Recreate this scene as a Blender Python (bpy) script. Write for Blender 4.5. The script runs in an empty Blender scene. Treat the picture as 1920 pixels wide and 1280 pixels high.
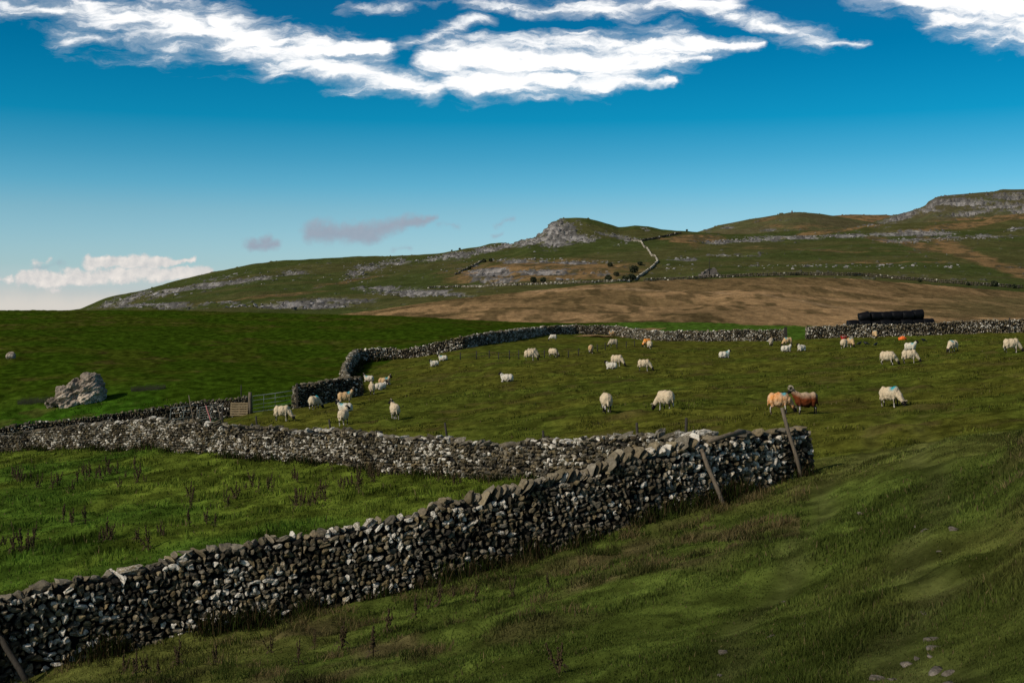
import bpy, math, random
import numpy as np
from mathutils import Vector, Matrix

random.seed(5)
R = np.random.default_rng(11)
S = bpy.context.scene
COL = S.collection
F, CX, HZ = 2300.0, 960.0, 600.0      # focal length in photo pixels, centre column, horizon row

# ------------------------------------------------------------------ camera, light, exposure
cam = bpy.data.objects.new('camera', bpy.data.cameras.new('camera'))
COL.objects.link(cam); S.camera = cam
cam.location = (0, 0, 0); cam.rotation_euler = (math.pi/2, 0, 0)
cam.data.sensor_width = 36; cam.data.lens = F/1920*36; cam.data.shift_y = -40/1920
cam.data.clip_start = .2; cam.data.clip_end = 60000
SUN = Vector((-.66, -.44, .56)).normalized()
sun = bpy.data.objects.new('sun', bpy.data.lights.new('sun', 'SUN'))
COL.objects.link(sun); sun.data.energy = 3.2; sun.data.angle = math.radians(.55)
sun.data.color = (1, .90, .76)
sun.rotation_euler = SUN.to_track_quat('Z', 'Y').to_euler()
S.view_settings.view_transform = 'Standard'; S.view_settings.look = 'None'
S.view_settings.exposure = 0; S.view_settings.gamma = 1
SKY_STRENGTH = .08

# ------------------------------------------------------------------ world sky with clouds
def build_world():
    w = bpy.data.worlds.new('World'); S.world = w; w.use_nodes = True
    nt = w.node_tree; N = nt.nodes; L = nt.links
    bg = N['Background']; bg.inputs[1].default_value = SKY_STRENGTH
    sky = N.new('ShaderNodeTexSky'); sky.sky_type = 'NISHITA'; sky.sun_disc = False
    sky.sun_elevation = math.asin(SUN.z); sky.sun_rotation = math.atan2(SUN.x, SUN.y)
    tc = N.new('ShaderNodeTexCoord')
    sep = N.new('ShaderNodeSeparateXYZ'); L.new(tc.outputs['Generated'], sep.inputs[0])
    def m(op, a, b=None, c=None, clamp=False):
        n = N.new('ShaderNodeMath'); n.operation = op; n.use_clamp = clamp
        for i, v in enumerate((a, b, c)):
            if v is None: continue
            if isinstance(v, (int, float)): n.inputs[i].default_value = v
            else: L.new(v, n.inputs[i])
        return n.outputs[0]
    def vm(op, a, b=None, out=0):
        n = N.new('ShaderNodeVectorMath'); n.operation = op
        for i, v in enumerate((a, b)):
            if v is None: continue
            if isinstance(v, tuple): n.inputs[i].default_value = v
            else: L.new(v, n.inputs[i])
        return n.outputs[out]
    def noise(vec, scale, detail=6, rough=.6, dist=0.0):
        n = N.new('ShaderNodeTexNoise'); L.new(vec, n.inputs['Vector'])
        n.inputs['Scale'].default_value = scale; n.inputs['Detail'].default_value = detail
        n.inputs['Roughness'].default_value = rough; n.inputs['Distortion'].default_value = dist
        return n
    # grade of the sky by elevation (v = tan of elevation)
    z = sep.outputs[2]
    ramp = N.new('ShaderNodeValToRGB'); cr = ramp.color_ramp
    K = 3.6
    stops = [(0, (2.6, 2.6, 3.2)), (.006, (2.3, 2.35, 3.0)), (.02, (1.62, 1.8, 2.4)), (.0435, (1.08, 1.48, 1.88)), (.087, (.70, 1.22, 1.50)),
             (.108, (.40, 1.10, 1.42)), (.130, (.21, .95, 1.27)), (.160, (.02, .79, 1.12)), (.215, (.0, .61, .93)), (.27, (.02, .52, .84)), (.42, (.95, .9, .8)), (1, (1.2, 1.05, .85))]
    while len(cr.elements) < len(stops): cr.elements.new(.5)
    for e, (p, c) in zip(cr.elements, stops):
        e.position = p; e.color = (c[0]/K, c[1]/K, c[2]/K, 1)
    L.new(m('MAXIMUM', z, 0.0), ramp.inputs[0])
    tint = vm('MULTIPLY', ramp.outputs[0], (K, K, K))
    base = vm('MULTIPLY', sky.outputs[0], tint)
    # cloud plane coordinates, hundred units to the old 'px'
    yy = m('MAXIMUM', sep.outputs[1], .03)
    px = m('MULTIPLY_ADD', m('DIVIDE', sep.outputs[0], yy), F/100, CX/100)
    py = m('MULTIPLY_ADD', m('DIVIDE', z, yy), -F/100, HZ/100)
    cmb = N.new('ShaderNodeCombineXYZ'); L.new(px, cmb.inputs[0]); L.new(py, cmb.inputs[1])
    P0 = cmb.outputs[0]
    front = m('MULTIPLY', m('SUBTRACT', sep.outputs[1], .1, clamp=True), 8, clamp=True)
    # stroke group
    g = bpy.data.node_groups.new('cloud_stroke', 'ShaderNodeTree')
    for nm, ty in (('P', 'NodeSocketVector'), ('A', 'NodeSocketVector'), ('BA', 'NodeSocketVector'), ('inv', 'NodeSocketFloat'),
                   ('ra', 'NodeSocketFloat'), ('dr', 'NodeSocketFloat'), ('w', 'NodeSocketFloat'), ('prev', 'NodeSocketFloat')):
        g.interface.new_socket(nm, in_out='INPUT', socket_type=ty)
    g.interface.new_socket('val', in_out='OUTPUT', socket_type='NodeSocketFloat')
    gn, gl = g.nodes, g.links
    gi = gn.new('NodeGroupInput'); go = gn.new('NodeGroupOutput')
    def gv(op, a, b=None, out=0):
        n = gn.new('ShaderNodeVectorMath'); n.operation = op; gl.new(a, n.inputs[0])
        if b is not None: gl.new(b, n.inputs[3] if op == 'SCALE' else n.inputs[1])
        return n.outputs[out]
    def gm(op, a, b, c=None, clamp=False):
        n = gn.new('ShaderNodeMath'); n.operation = op; n.use_clamp = clamp
        for i, v in enumerate((a, b, c)):
            if v is None: continue
            if isinstance(v, (int, float)): n.inputs[i].default_value = v
            else: gl.new(v, n.inputs[i])
        return n.outputs[0]
    o = gi.outputs
    pa = gv('SUBTRACT', o['P'], o['A'])
    t = gm('MULTIPLY', gv('DOT_PRODUCT', pa, o['BA'], 1), o['inv'], clamp=True)
    q = gv('SCALE', o['BA'], t)
    d = gv('DISTANCE', pa, q, 1)
    r = gm('MULTIPLY_ADD', o['dr'], t, o['ra'])
    val = gm('MULTIPLY', gm('SUBTRACT', 1.0, gm('DIVIDE', d, r)), o['w'])
    gl.new(gm('MAXIMUM', val, o['prev']), go.inputs['val'])
    def strokes(P, lst):
        prev = None
        for (x0, y0, x1, y1, ra, rb, w_) in lst:
            n = N.new('ShaderNodeGroup'); n.node_tree = g; L.new(P, n.inputs['P'])
            n.inputs['A'].default_value = (x0/100, y0/100, 0)
            bx, by = (x1-x0)/100, (y1-y0)/100
            n.inputs['BA'].default_value = (bx, by, 0); n.inputs['inv'].default_value = 1/(bx*bx+by*by)
            n.inputs['ra'].default_value = ra/100; n.inputs['dr'].default_value = (rb-ra)/100; n.inputs['w'].default_value = w_
            if prev is None: n.inputs['prev'].default_value = -1.2
            else: L.new(prev, n.inputs['prev'])
            prev = n.outputs[0]
        return prev
    def warp(amount, scale, stretch=(1, 1, 1), rot=0.0):
        mp = N.new('ShaderNodeMapping'); L.new(P0, mp.inputs[0])
        mp.inputs['Scale'].default_value = stretch; mp.inputs['Rotation'].default_value = (0, 0, rot)
        nz = noise(mp.outputs[0], scale, 5, .6)
        off = vm('MULTIPLY', vm('SUBTRACT', nz.outputs['Color'], (.5, .5, .5)), (amount, amount, 0))
        return vm('ADD', P0, off)
    def smooth(v, a, b):
        n = N.new('ShaderNodeMapRange'); n.interpolation_type = 'SMOOTHSTEP'
        L.new(v, n.inputs[0]); n.inputs[1].default_value = a; n.inputs[2].default_value = b
        return n.outputs[0]
    # high white cirrus
    PW = warp(.55, 1.0, (1, 1.6, 1), -.2)
    cir = strokes(PW, [
        (-60, 5, 220, 32, 36, 46, .85), (180, 25, 440, 62, 48, 62, 1.1), (410, 50, 520, 95, 62, 62, 1.35),
        (130, 70, 480, 92, 46, 52, .6), (500, 95, 715, 92, 54, 40, 1.1), (520, 105, 700, 145, 52, 48, 1.2),
        (640, 132, 820, 172, 46, 34, 1.2), (810, 108, 1010, 106, 48, 64, 1.3), (850, 150, 1060, 150, 50, 46, 1.3),
        (990, 118, 1260, 100, 70, 66, 1.25), (1240, 100, 1425, 80, 54, 10, 1.1), (1030, 160, 1265, 155, 34, 12, 1.1),
        (1170, 130, 1330, 112, 34, 12, .9), (760, 82, 915, 32, 30, 18, .65), (640, 20, 900, -4, 16, 20, .45), (850, 4, 1010, 16, 16, 22, .55),
        (970, 18, 1370, 6, 20, 42, .95), (1320, 22, 1430, 45, 24, 24, .65), (1410, 44, 1545, 72, 30, 30, .85), (1540, 76, 1630, 82, 14, 14, .75),
        (1040, 62, 1190, 60, 16, 14, .6), (1600, -22, 1930, 22, 44, 78, 1.25), (1760, 30, 1990, 74, 50, 70, .95)])
    mp = N.new('ShaderNodeMapping'); L.new(PW, mp.inputs[0])
    mp.inputs['Scale'].default_value = (.55, 2.5, 1); mp.inputs['Rotation'].default_value = (0, 0, -.16)
    fib = noise(mp.outputs[0], 1.7, 9, .60, .35).outputs['Fac']
    dens = smooth(m('MULTIPLY_ADD', m('SUBTRACT', fib, .54), 2.5, cir), .16, 1.0)
    veil = smooth(m('MULTIPLY_ADD', m('SUBTRACT', fib, .53), 1.9, cir), -.02, .9)
    dens = m('MAXIMUM', dens, m('MULTIPLY', veil, .42))
    dens = m('MULTIPLY', dens, front)
    # low cumulus on the left
    PC = warp(.34, 2.2)
    lump = noise(P0, 2.6, 7, .6).outputs['Fac']
    cum = strokes(PC, [(45, 522, 390, 512, 20, 16, 1.0), (170, 494, 268, 492, 18, 17, 1.0), (270, 500, 362, 484, 16, 8, .8),
                       (62, 492, 92, 488, 11, 9, .4), (0, 523, 20, 523, 8, 8, .4), (102, 540, 112, 540, 8, 8, .5)])
    dcum = m('MULTIPLY', smooth(m('MULTIPLY_ADD', m('SUBTRACT', lump, .5), 1.5, cum), .05, .6), front)
    gre = strokes(PC, [(585, 436, 700, 436, 30, 26, 1.15), (690, 433, 815, 406, 28, 11, 1.05), (470, 462, 522, 460, 18, 16, 1.1), (492, 454, 505, 452, 17, 15, 1.1),
                       (740, 470, 770, 468, 9, 8, .4), (925, 442, 945, 440, 9, 7, .5), (930, 420, 965, 411, 7, 6, .4), (820, 420, 860, 424, 10, 8, .35), (70, 498, 110, 496, 12, 10, .35)])
    dgre = m('MULTIPLY', smooth(m('MULTIPLY_ADD', m('SUBTRACT', lump, .5), 1.5, gre), -.05, 1.05), front)
    hz = strokes(P0, [(-300, 585, 330, 590, 75, 45, 1.0)])
    dhz = m('MULTIPLY', smooth(m('MULTIPLY_ADD', m('SUBTRACT', lump, .5), .5, hz), 0, .8), front)
    def over(colr, c, fac):
        n = N.new('ShaderNodeMix'); n.data_type = 'RGBA'; L.new(fac, n.inputs[0]); L.new(colr, n.inputs[6])
        n.inputs[7].default_value = (c[0]/SKY_STRENGTH, c[1]/SKY_STRENGTH, c[2]/SKY_STRENGTH, 1)
        return n.outputs[2]
    c = over(base, (.70, .66, .60), m('MULTIPLY', dhz, .8))
    c = over(c, (.285, .345, .43), m('MULTIPLY', dgre, .92))
    lump2 = noise(vm('ADD', P0, (-.07, -.06, 0)), 2.6, 7, .6).outputs['Fac']
    lit = m('MULTIPLY_ADD', m('SUBTRACT', lump, lump2), 1.9, .62, clamp=True)
    c = over(c, (.50, .50, .52), m('MULTIPLY', dcum, .85))
    c = over(c, (.88, .82, .76), m('MULTIPLY', m('MULTIPLY', dcum, lit), .95))
    c = over(c, (.50, .54, .60), m('MULTIPLY', m('MULTIPLY', dgre, lit), .22))
    c = over(c, (1.06, 1.06, 1.06), dens)
    L.new(c, bg.inputs[0])
build_world()

# ------------------------------------------------------------------ numeric helpers
def _h(ix, iy, s):
    v = np.sin(ix*127.1 + iy*311.7 + s*74.7)*43758.5453
    return v - np.floor(v)
def vn(x, y, s=0.0):
    x = np.asarray(x, float); y = np.asarray(y, float)
    ix, iy = np.floor(x), np.floor(y); fx, fy = x-ix, y-iy
    fx = fx*fx*(3-2*fx); fy = fy*fy*(3-2*fy)
    a, b, c, d = _h(ix, iy, s), _h(ix+1, iy, s), _h(ix, iy+1, s), _h(ix+1, iy+1, s)
    return (a*(1-fx)+b*fx)*(1-fy) + (c*(1-fx)+d*fx)*fy
def fbm(x, y, s=0.0, oct=4, g=.5):
    v, a, t = 0, 1, 0
    x = np.asarray(x, float); y = np.asarray(y, float)
    for k in range(oct):
        v = v + a*vn(x, y, s+k*3.1); t += a; a *= g
        x, y = (x*.8-y*.6)*2.03+7.3, (x*.6+y*.8)*2.03+1.7
    return v/t
def _h3(ix, iy, iz, s):
    v = np.sin(ix*127.1 + iy*311.7 + iz*74.7 + s*19.19)*43758.5453
    return v - np.floor(v)
def vn3(p, s=0.0):
    i = np.floor(p); f = p-i; f = f*f*(3-2*f); r = 0
    for dx in (0, 1):
        for dy in (0, 1):
            for dz in (0, 1):
                w = (f[:, 0] if dx else 1-f[:, 0])*(f[:, 1] if dy else 1-f[:, 1])*(f[:, 2] if dz else 1-f[:, 2])
                r = r + w*_h3(i[:, 0]+dx, i[:, 1]+dy, i[:, 2]+dz, s)
    return r
def fbm3(p, s=0.0, oct=3):
    v, a, t = 0, 1, 0
    for k in range(oct):
        v = v+a*vn3(p*2.0**k+k*5.2, s+k); t += a; a *= .5
    return v/t
def sstep(v, a, b):
    t = np.clip((v-a)/(b-a), 0, 1); return t*t*(3-2*t)

def mk_mesh(name, V, faces, mats=(), attrs=None, smooth=True, mat_idx=None):
    """V (n,3); faces = one (m,k) array or a list of them; attrs {name: (n,4)}"""
    if not isinstance(faces, list): faces = [faces]
    faces = [np.asarray(f, np.int32) for f in faces if len(f)]
    me = bpy.data.meshes.new(name)
    V = np.ascontiguousarray(V, np.float32)
    me.vertices.add(len(V)); me.vertices.foreach_set('co', V.ravel())
    lv = np.concatenate([f.ravel() for f in faces])
    tot = np.concatenate([np.full(len(f), f.shape[1], np.int32) for f in faces])
    st = np.concatenate([[0], np.cumsum(tot)[:-1]]).astype(np.int32)
    me.loops.add(len(lv)); me.loops.foreach_set('vertex_index', lv)
    me.polygons.add(len(tot)); me.polygons.foreach_set('loop_start', st); me.polygons.foreach_set('loop_total', tot)
    if mat_idx is not None: me.polygons.foreach_set('material_index', np.asarray(mat_idx, np.int32))
    me.polygons.foreach_set('use_smooth', np.full(len(tot), smooth))
    me.update(calc_edges=True)
    for k, a in (attrs or {}).items():
        at = me.color_attributes.new(k, 'FLOAT_COLOR', 'POINT')
        at.data.foreach_set('color', np.ascontiguousarray(a, np.float32).ravel())
    for mm in mats: me.materials.append(mm)
    return me
def link(name, me, parent=None, loc=None, rot=None):
    o = bpy.data.objects.new(name, me); COL.objects.link(o)
    if parent is not None: o.parent = parent
    if loc is not None: o.location = loc
    if rot is not None: o.rotation_euler = rot
    return o
def tag(o, label=None, cat=None, group=None, kind=None):
    if label: o['label'] = label
    if cat: o['category'] = cat
    if group: o['group'] = group
    if kind: o['kind'] = kind
    return o
def thing(name, label, cat, loc=(0, 0, 0), rz=0.0, group=None):
    o = link(name, None, None, loc, (0, 0, rz)); o.empty_display_size = .2
    return tag(o, label, cat, group)
def grid_faces(nr, nc):
    a = (np.arange(nr-1)[:, None]*nc + np.arange(nc-1)[None, :]).ravel()
    return np.stack([a, a+1, a+nc+1, a+nc], 1)

def ico(sub):
    import bmesh
    bm = bmesh.new(); bmesh.ops.create_icosphere(bm, subdivisions=sub, radius=1)
    bm.verts.ensure_lookup_table()
    V = np.array([v.co[:] for v in bm.verts]); Fc = np.array([[v.index for v in f.verts] for f in bm.faces]); bm.free()
    return V, Fc
ICO = {k: ico(k) for k in (1, 2, 3)}

class Soup:
    """collects simple solids into one mesh"""
    def __init__(s): s.V = []; s.Fq = []; s.n = 0
    def add(s, V, faces):
        s.V.append(np.asarray(V, float)); s.Fq += [[i+s.n for i in f] for f in faces]; s.n += len(V); return s
    def box(s, c, size, M=None):
        x, y, z = [v/2 for v in size]
        V = np.array([(a*x, b*y, d*z) for d in (-1, 1) for a, b in ((-1, -1), (1, -1), (1, 1), (-1, 1))])
        if M is not None: V = V @ np.array(M.to_3x3()).T
        return s.add(V+np.array(c), [(3, 2, 1, 0), (4, 5, 6, 7), (0, 1, 5, 4), (1, 2, 6, 5), (2, 3, 7, 6), (3, 0, 4, 7)])
    def tube(s, pts, rad, k=8):
        pts = [Vector(p) for p in pts]; n = len(pts)
        rad = [rad]*n if isinstance(rad, (int, float)) else rad
        V = []; fs = []
        up = None
        for i, p in enumerate(pts):
            t = (pts[min(i+1, n-1)]-pts[max(i-1, 0)]).normalized()
            a = t.orthogonal().normalized() if up is None else (up - t*up.dot(t)).normalized()
            up = a; b = t.cross(a)
            for j in range(k):
                an = 2*math.pi*j/k; V.append(p+(a*math.cos(an)+b*math.sin(an))*rad[i])
        for i in range(n-1):
            for j in range(k):
                fs.append((i*k+j, i*k+(j+1) % k, (i+1)*k+(j+1) % k, (i+1)*k+j))
        fs.append(tuple(range(k))[::-1]); fs.append(tuple((n-1)*k+j for j in range(k)))
        return s.add([v[:] for v in V], fs)
    def mesh(s, name, mat, smooth=False, jitter=0.0):
        V = np.concatenate(s.V)
        if jitter: V = V+R.normal(0, jitter, V.shape)
        me = bpy.data.meshes.new(name); me.from_pydata(V.tolist(), [], s.Fq); me.update()
        me.materials.append(mat)
        if smooth: me.polygons.foreach_set('use_smooth', [True]*len(me.polygons))
        return me

# ------------------------------------------------------------------ materials
def base_mat(name, rough=.9, spec=.2):
    m = bpy.data.materials.new(name); m.use_nodes = True
    b = m.node_tree.nodes['Principled BSDF']
    b.inputs['Roughness'].default_value = rough; b.inputs['Specular IOR Level'].default_value = spec
    return m, m.node_tree.nodes, m.node_tree.links, b
def n_noise(N, L, scale, detail=4, rough=.6, coord='Object', mapping=None):
    tc = N.new('ShaderNodeTexCoord'); n = N.new('ShaderNodeTexNoise')
    src = tc.outputs[coord]
    if mapping is not None:
        mp = N.new('ShaderNodeMapping'); mp.inputs['Scale'].default_value = mapping; L.new(src, mp.inputs[0]); src = mp.outputs[0]
    L.new(src, n.inputs['Vector'])
    n.inputs['Scale'].default_value = scale; n.inputs['Detail'].default_value = detail; n.inputs['Roughness'].default_value = rough
    return n
def n_range(N, L, src, a, b, c, d):
    n = N.new('ShaderNodeMapRange'); L.new(src, n.inputs[0])
    for i, v in enumerate((a, b, c, d)): n.inputs[i+1].default_value = v
    return n.outputs[0]
def n_mul(N, L, col, fac):
    n = N.new('ShaderNodeVectorMath'); n.operation = 'SCALE'; L.new(col, n.inputs[0]); L.new(fac, n.inputs[3]); return n.outputs[0]
def n_bump(N, L, b, src, strength, dist):
    n = N.new('ShaderNodeBump'); n.inputs['Strength'].default_value = strength; n.inputs['Distance'].default_value = dist
    L.new(src, n.inputs['Height']); L.new(n.outputs[0], b.inputs['Normal']); return n

def tint_mat(name, sc1, sc2, lo, hi, bump=.5, bd=.1, rough=1.0, spec=0.0):
    m, N, L, b = base_mat(name, rough, spec)
    at = N.new('ShaderNodeAttribute'); at.attribute_name = 'tint'
    n1 = n_noise(N, L, sc1, 6, .65); n2 = n_noise(N, L, sc2, 5, .7)
    mm = N.new('ShaderNodeMath'); mm.operation = 'MULTIPLY'
    L.new(n_range(N, L, n1.outputs[0], .25, .75, lo, hi), mm.inputs[0]); L.new(n_range(N, L, n2.outputs[0], .25, .75, lo, hi), mm.inputs[1])
    L.new(n_mul(N, L, at.outputs['Color'], mm.outputs[0]), b.inputs['Base Color'])
    n_bump(N, L, b, n1.outputs[0], bump, bd)
    return m
M_PAST = tint_mat('pasture_turf', 1.3, 9.0, .68, 1.34, .8, .12)
M_MOOR = tint_mat('moor_grass', .35, 2.2, .62, 1.4, .9, .6)
M_HILL = tint_mat('hill_turf_and_limestone', .12, .7, .66, 1.36, .9, 1.5)
M_BOULD = tint_mat('limestone_blocks', .8, 4.0, .72, 1.28, .6, .2)

def grass_mat():
    m, N, L, b = base_mat('grass_blades', .9, .03)
    at = N.new('ShaderNodeAttribute'); at.attribute_name = 'tint'
    L.new(at.outputs['Color'], b.inputs['Base Color'])
    tr = N.new('ShaderNodeBsdfTranslucent'); L.new(at.outputs['Color'], tr.inputs[0])
    mx = N.new('ShaderNodeMixShader'); mx.inputs[0].default_value = .35
    L.new(b.outputs[0], mx.inputs[1]); L.new(tr.outputs[0], mx.inputs[2])
    L.new(mx.outputs[0], N['Material Output'].inputs[0]); return m
M_GRASS = grass_mat()

def stone_mat():
    m, N, L, b = base_mat('walling_stone', .9, .2)
    at = N.new('ShaderNodeAttribute'); at.attribute_name = 'tone'
    sp = N.new('ShaderNodeSeparateColor'); L.new(at.outputs['Color'], sp.inputs[0])
    rp = N.new('ShaderNodeValToRGB'); cr = rp.color_ramp
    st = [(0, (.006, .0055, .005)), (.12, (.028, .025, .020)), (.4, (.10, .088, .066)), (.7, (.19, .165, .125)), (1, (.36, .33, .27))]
    while len(cr.elements) < len(st): cr.elements.new(.5)
    for e, (p, c) in zip(cr.elements, st): e.position = p; e.color = (*c, 1)
    L.new(sp.outputs[0], rp.inputs[0])
    ol = N.new('ShaderNodeMix'); ol.data_type = 'RGBA'; ol.blend_type = 'MULTIPLY'
    L.new(sp.outputs[2], ol.inputs[0]); L.new(rp.outputs[0], ol.inputs[6]); ol.inputs[7].default_value = (.98, .84, .55, 1)
    n1 = n_noise(N, L, 9, 5, .7); n2 = n_noise(N, L, 15, 7, .8)
    col = n_mul(N, L, ol.outputs[2], n_range(N, L, n1.outputs[0], .3, .7, .55, 1.4))
    ad = N.new('ShaderNodeMath'); ad.operation = 'ADD'; L.new(n2.outputs[0], ad.inputs[0]); L.new(sp.outputs[1], ad.inputs[1])
    li = N.new('ShaderNodeMix'); li.data_type = 'RGBA'
    L.new(n_range(N, L, ad.outputs[0], .93, 1.10, 0, 1), li.inputs[0]); L.new(col, li.inputs[6]); li.inputs[7].default_value = (.64, .59, .51, 1)
    L.new(li.outputs[2], b.inputs['Base Color'])
    n_bump(N, L, b, n1.outputs[0], .9, .05); return m
M_STONE = stone_mat()

def plain(name, col, rough=.85, spec=.2, metal=0.0, nscale=8, var=.35, bump=.25, mapping=None):
    m, N, L, b = base_mat(name, rough, spec); b.inputs['Metallic'].default_value = metal
    n = n_noise(N, L, nscale, 5, .65, mapping=mapping)
    rgb = N.new('ShaderNodeRGB'); rgb.outputs[0].default_value = (*col, 1)
    L.new(n_mul(N, L, rgb.outputs[0], n_range(N, L, n.outputs[0], .25, .75, 1-var, 1+var)), b.inputs['Base Color'])
    n_bump(N, L, b, n.outputs[0], bump, .02); return m
M_WOOD = plain('weathered_wood', (.125, .10, .072), mapping=(1, 1, .12), nscale=26, var=.5)
M_DARKWOOD = plain('dark_wet_wood', (.035, .03, .024), mapping=(1, 1, .12), nscale=22, var=.5)
M_PALLET = plain('pallet_softwood', (.25, .185, .105), nscale=14, var=.3)
M_STEEL = plain('galvanised_steel', (.10, .12, .115), rough=.5, spec=.4, metal=.4, var=.3)
M_PINK = plain('faded_red_paint', (.42, .16, .16), var=.25)
M_WIRE = plain('rusty_wire', (.1, .08, .07), rough=.6, metal=.5)
M_BALE = plain('black_bale_wrap', (.003, .003, .0045), rough=.55, spec=.14, nscale=5, var=.3, bump=.6)
M_HORN = plain('sheep_horn', (.30, .25, .18), rough=.6, nscale=30)
M_EAR = plain('sheep_ear', (.05, .045, .042), nscale=30)
M_CROW = plain('crow_feathers', (.008, .008, .010), rough=.5, spec=.4)
M_ORANGE = plain('orange_plastic', (.85, .16, .02), rough=.45, spec=.4, nscale=6, var=.35)
M_RED = plain('red_plastic', (.62, .03, .03), rough=.45, spec=.4, var=.25)
M_DOCK = plain('dead_dock_seed', (.050, .034, .015), nscale=30, var=.5)
M_BUSH = plain('bush_leaves', (.03, .036, .016), nscale=2, var=.5)
M_TWIG = plain('bush_bark', (.05, .04, .03), nscale=9)
M_RUIN = plain('kiln_masonry', (.13, .11, .095), nscale=.9, var=.6, bump=.6)
M_DARK = plain('kiln_mouth_shade', (.012, .012, .012), nscale=2)  # near-black colour painted in as the shade inside the kiln mouth

def rock_mat(name, c0, c1, sc):
    m, N, L, b = base_mat(name, .92, .15)
    n1 = n_noise(N, L, sc, 8, .7); n2 = n_noise(N, L, sc*.35, 5, .6)
    mx = N.new('ShaderNodeMix'); mx.data_type = 'RGBA'
    L.new(n_range(N, L, n2.outputs[0], .36, .62, 0, 1), mx.inputs[0]); mx.inputs[6].default_value = (*c0, 1); mx.inputs[7].default_value = (*c1, 1)
    L.new(n_mul(N, L, mx.outputs[2], n_range(N, L, n1.outputs[0], .3, .7, .5, 1.35)), b.inputs['Base Color'])
    n_bump(N, L, b, n1.outputs[0], .9, .12); return m
M_ROCK = rock_mat('erratic_limestone', (.16, .128, .098), (.50, .41, .33), 1.9)
M_PATHSTONE = rock_mat('pale_path_stone', (.14, .12, .09), (.27, .23, .19), 9)

# ------------------------------------------------------------------ the lie of the land: control points (x, y, depth)
def P(x, y, d): return np.array([(x-CX)/F*d, d, (HZ-y)/F*d])
# walls: column, top row, foot row, depth
W_NEAR = [(-150, 1160, 1338, 22.4), (0, 1118, 1285, 23.2), (100, 1088, 1243, 23.9), (250, 1060, 1205, 24.6), (400, 1028, 1175, 25.2), (540, 1000, 1148, 25.7),
          (650, 976, 1128, 26.1), (760, 953, 1098, 26.5), (870, 930, 1068, 27), (960, 908, 1046, 27.4), (1080, 882, 1008, 28), (1200, 852, 978, 28.7),
          (1310, 824, 946, 29.5), (1400, 805, 920, 30.4), (1505, 797, 889, 31.4)]
W_MID = [(-160, 815, 850, 80), (0, 808, 845, 72), (60, 803, 842, 70), (150, 793, 840, 66), (240, 785, 842, 62), (320, 786, 846, 58.5), (400, 793, 852, 55.5),
         (450, 795, 856, 54), (560, 800, 862, 51), (650, 804, 872, 48.5), (700, 808, 880, 47), (800, 815, 888, 44.5), (900, 822, 892, 42),
         (960, 821, 896, 40), (1080, 816, 900, 36.5), (1200, 811, 908, 33.5), (1330, 800, 921, 30.9)]
W_GATE = [(-160, 815, 850, 76), (0, 799, 830, 78), (60, 790, 822, 79), (180, 774, 808, 81), (300, 757, 795, 82), (400, 747, 787, 82.5), (462, 739, 776, 82)]
W_BEND = [(553, 722, 768, 80), (610, 713, 758, 82), (674, 705, 742, 85)]
W_BACK = [(656, 708, 742, 86.5), (643, 695, 728, 95), (650, 680, 712, 105), (660, 663, 694, 117), (668, 652, 680, 127), (700, 649, 676, 128.3), (741, 648, 672, 129.2)]
W_FAR = [(744, 656, 673, 130.5), (800, 642, 665, 131), (870, 629, 654, 131), (960, 617, 639, 150), (1020, 611, 628, 168), (1080, 608, 626, 175), (1150, 608, 627, 172),
         (1200, 616, 636, 160), (1250, 620, 641, 150), (1300, 620, 641, 146), (1400, 617, 640, 140), (1470, 615, 638, 137)]
W_RIGHT = [(1512, 612, 637, 134), (1600, 608, 633, 132), (1700, 605, 630, 130), (1800, 601, 627, 129), (1920, 597, 624, 128), (2120, 592, 620, 127)]
ctl = []
for wl in (W_NEAR, W_MID, W_GATE, W_BEND, W_BACK, W_FAR, W_RIGHT):
    for (x, yt, yb, d) in wl: ctl.append(P(x, yb, d))
for (x, y, d) in [(1670, 757, 49), (1208, 697, 86), (1137, 778, 54), (1895, 659, 78), (740, 791, 64), (951, 719, 84), (1475, 650, 112), (995, 678, 100), (830, 680, 110),
                  (1787, 655, 95), (1665, 684, 76), (1500, 769, 47), (1600, 700, 70), (1900, 740, 45), (1700, 850, 28), (1600, 950, 22.5), (1750, 950, 19), (1880, 950, 16.5),
                  (1930, 1050, 12), (1500, 1000, 22.7), (1500, 1100, 17.5), (1300, 1050, 21), (1100, 1150, 19), (1000, 1250, 15.5), (1300, 1250, 12.5), (1600, 1150, 13), (1600, 1270, 9.5),
                  (1900, 1250, 8), (800, 1200, 20.5), (600, 1250, 19.5), (300, 1290, 20), (100, 1000, 38), (100, 900, 52), (500, 950, 40), (700, 950, 36), (1100, 640, 140), (1300, 660, 112),
                  (300, 740, 92), (500, 700, 105), (300, 700, 108), (100, 700, 110), (100, 650, 135), (300, 640, 145), (600, 640, 150), (100, 600, 180), (300, 600, 185), (600, 605, 190),
                  (0, 583, 210), (300, 582, 215), (600, 588, 210), (700, 593, 200), (800, 601, 190), (850, 607, 182), (930, 613, 178), (1180, 605, 215), (1250, 604, 216), (1320, 607, 210), (1420, 615, 195),
                  (1493, 634, 140), (1493, 620, 165), (1600, 621, 150), (1750, 621, 150), (1900, 618, 150), (-300, 590, 210), (-300, 700, 110), (-350, 1000, 45), (-350, 860, 80),
                  (2250, 640, 70), (2250, 630, 120), (2300, 800, 30), (2300, 1000, 14), (1000, 622, 190), (1100, 612, 205)]:
    ctl.append(P(x, y, d))
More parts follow.
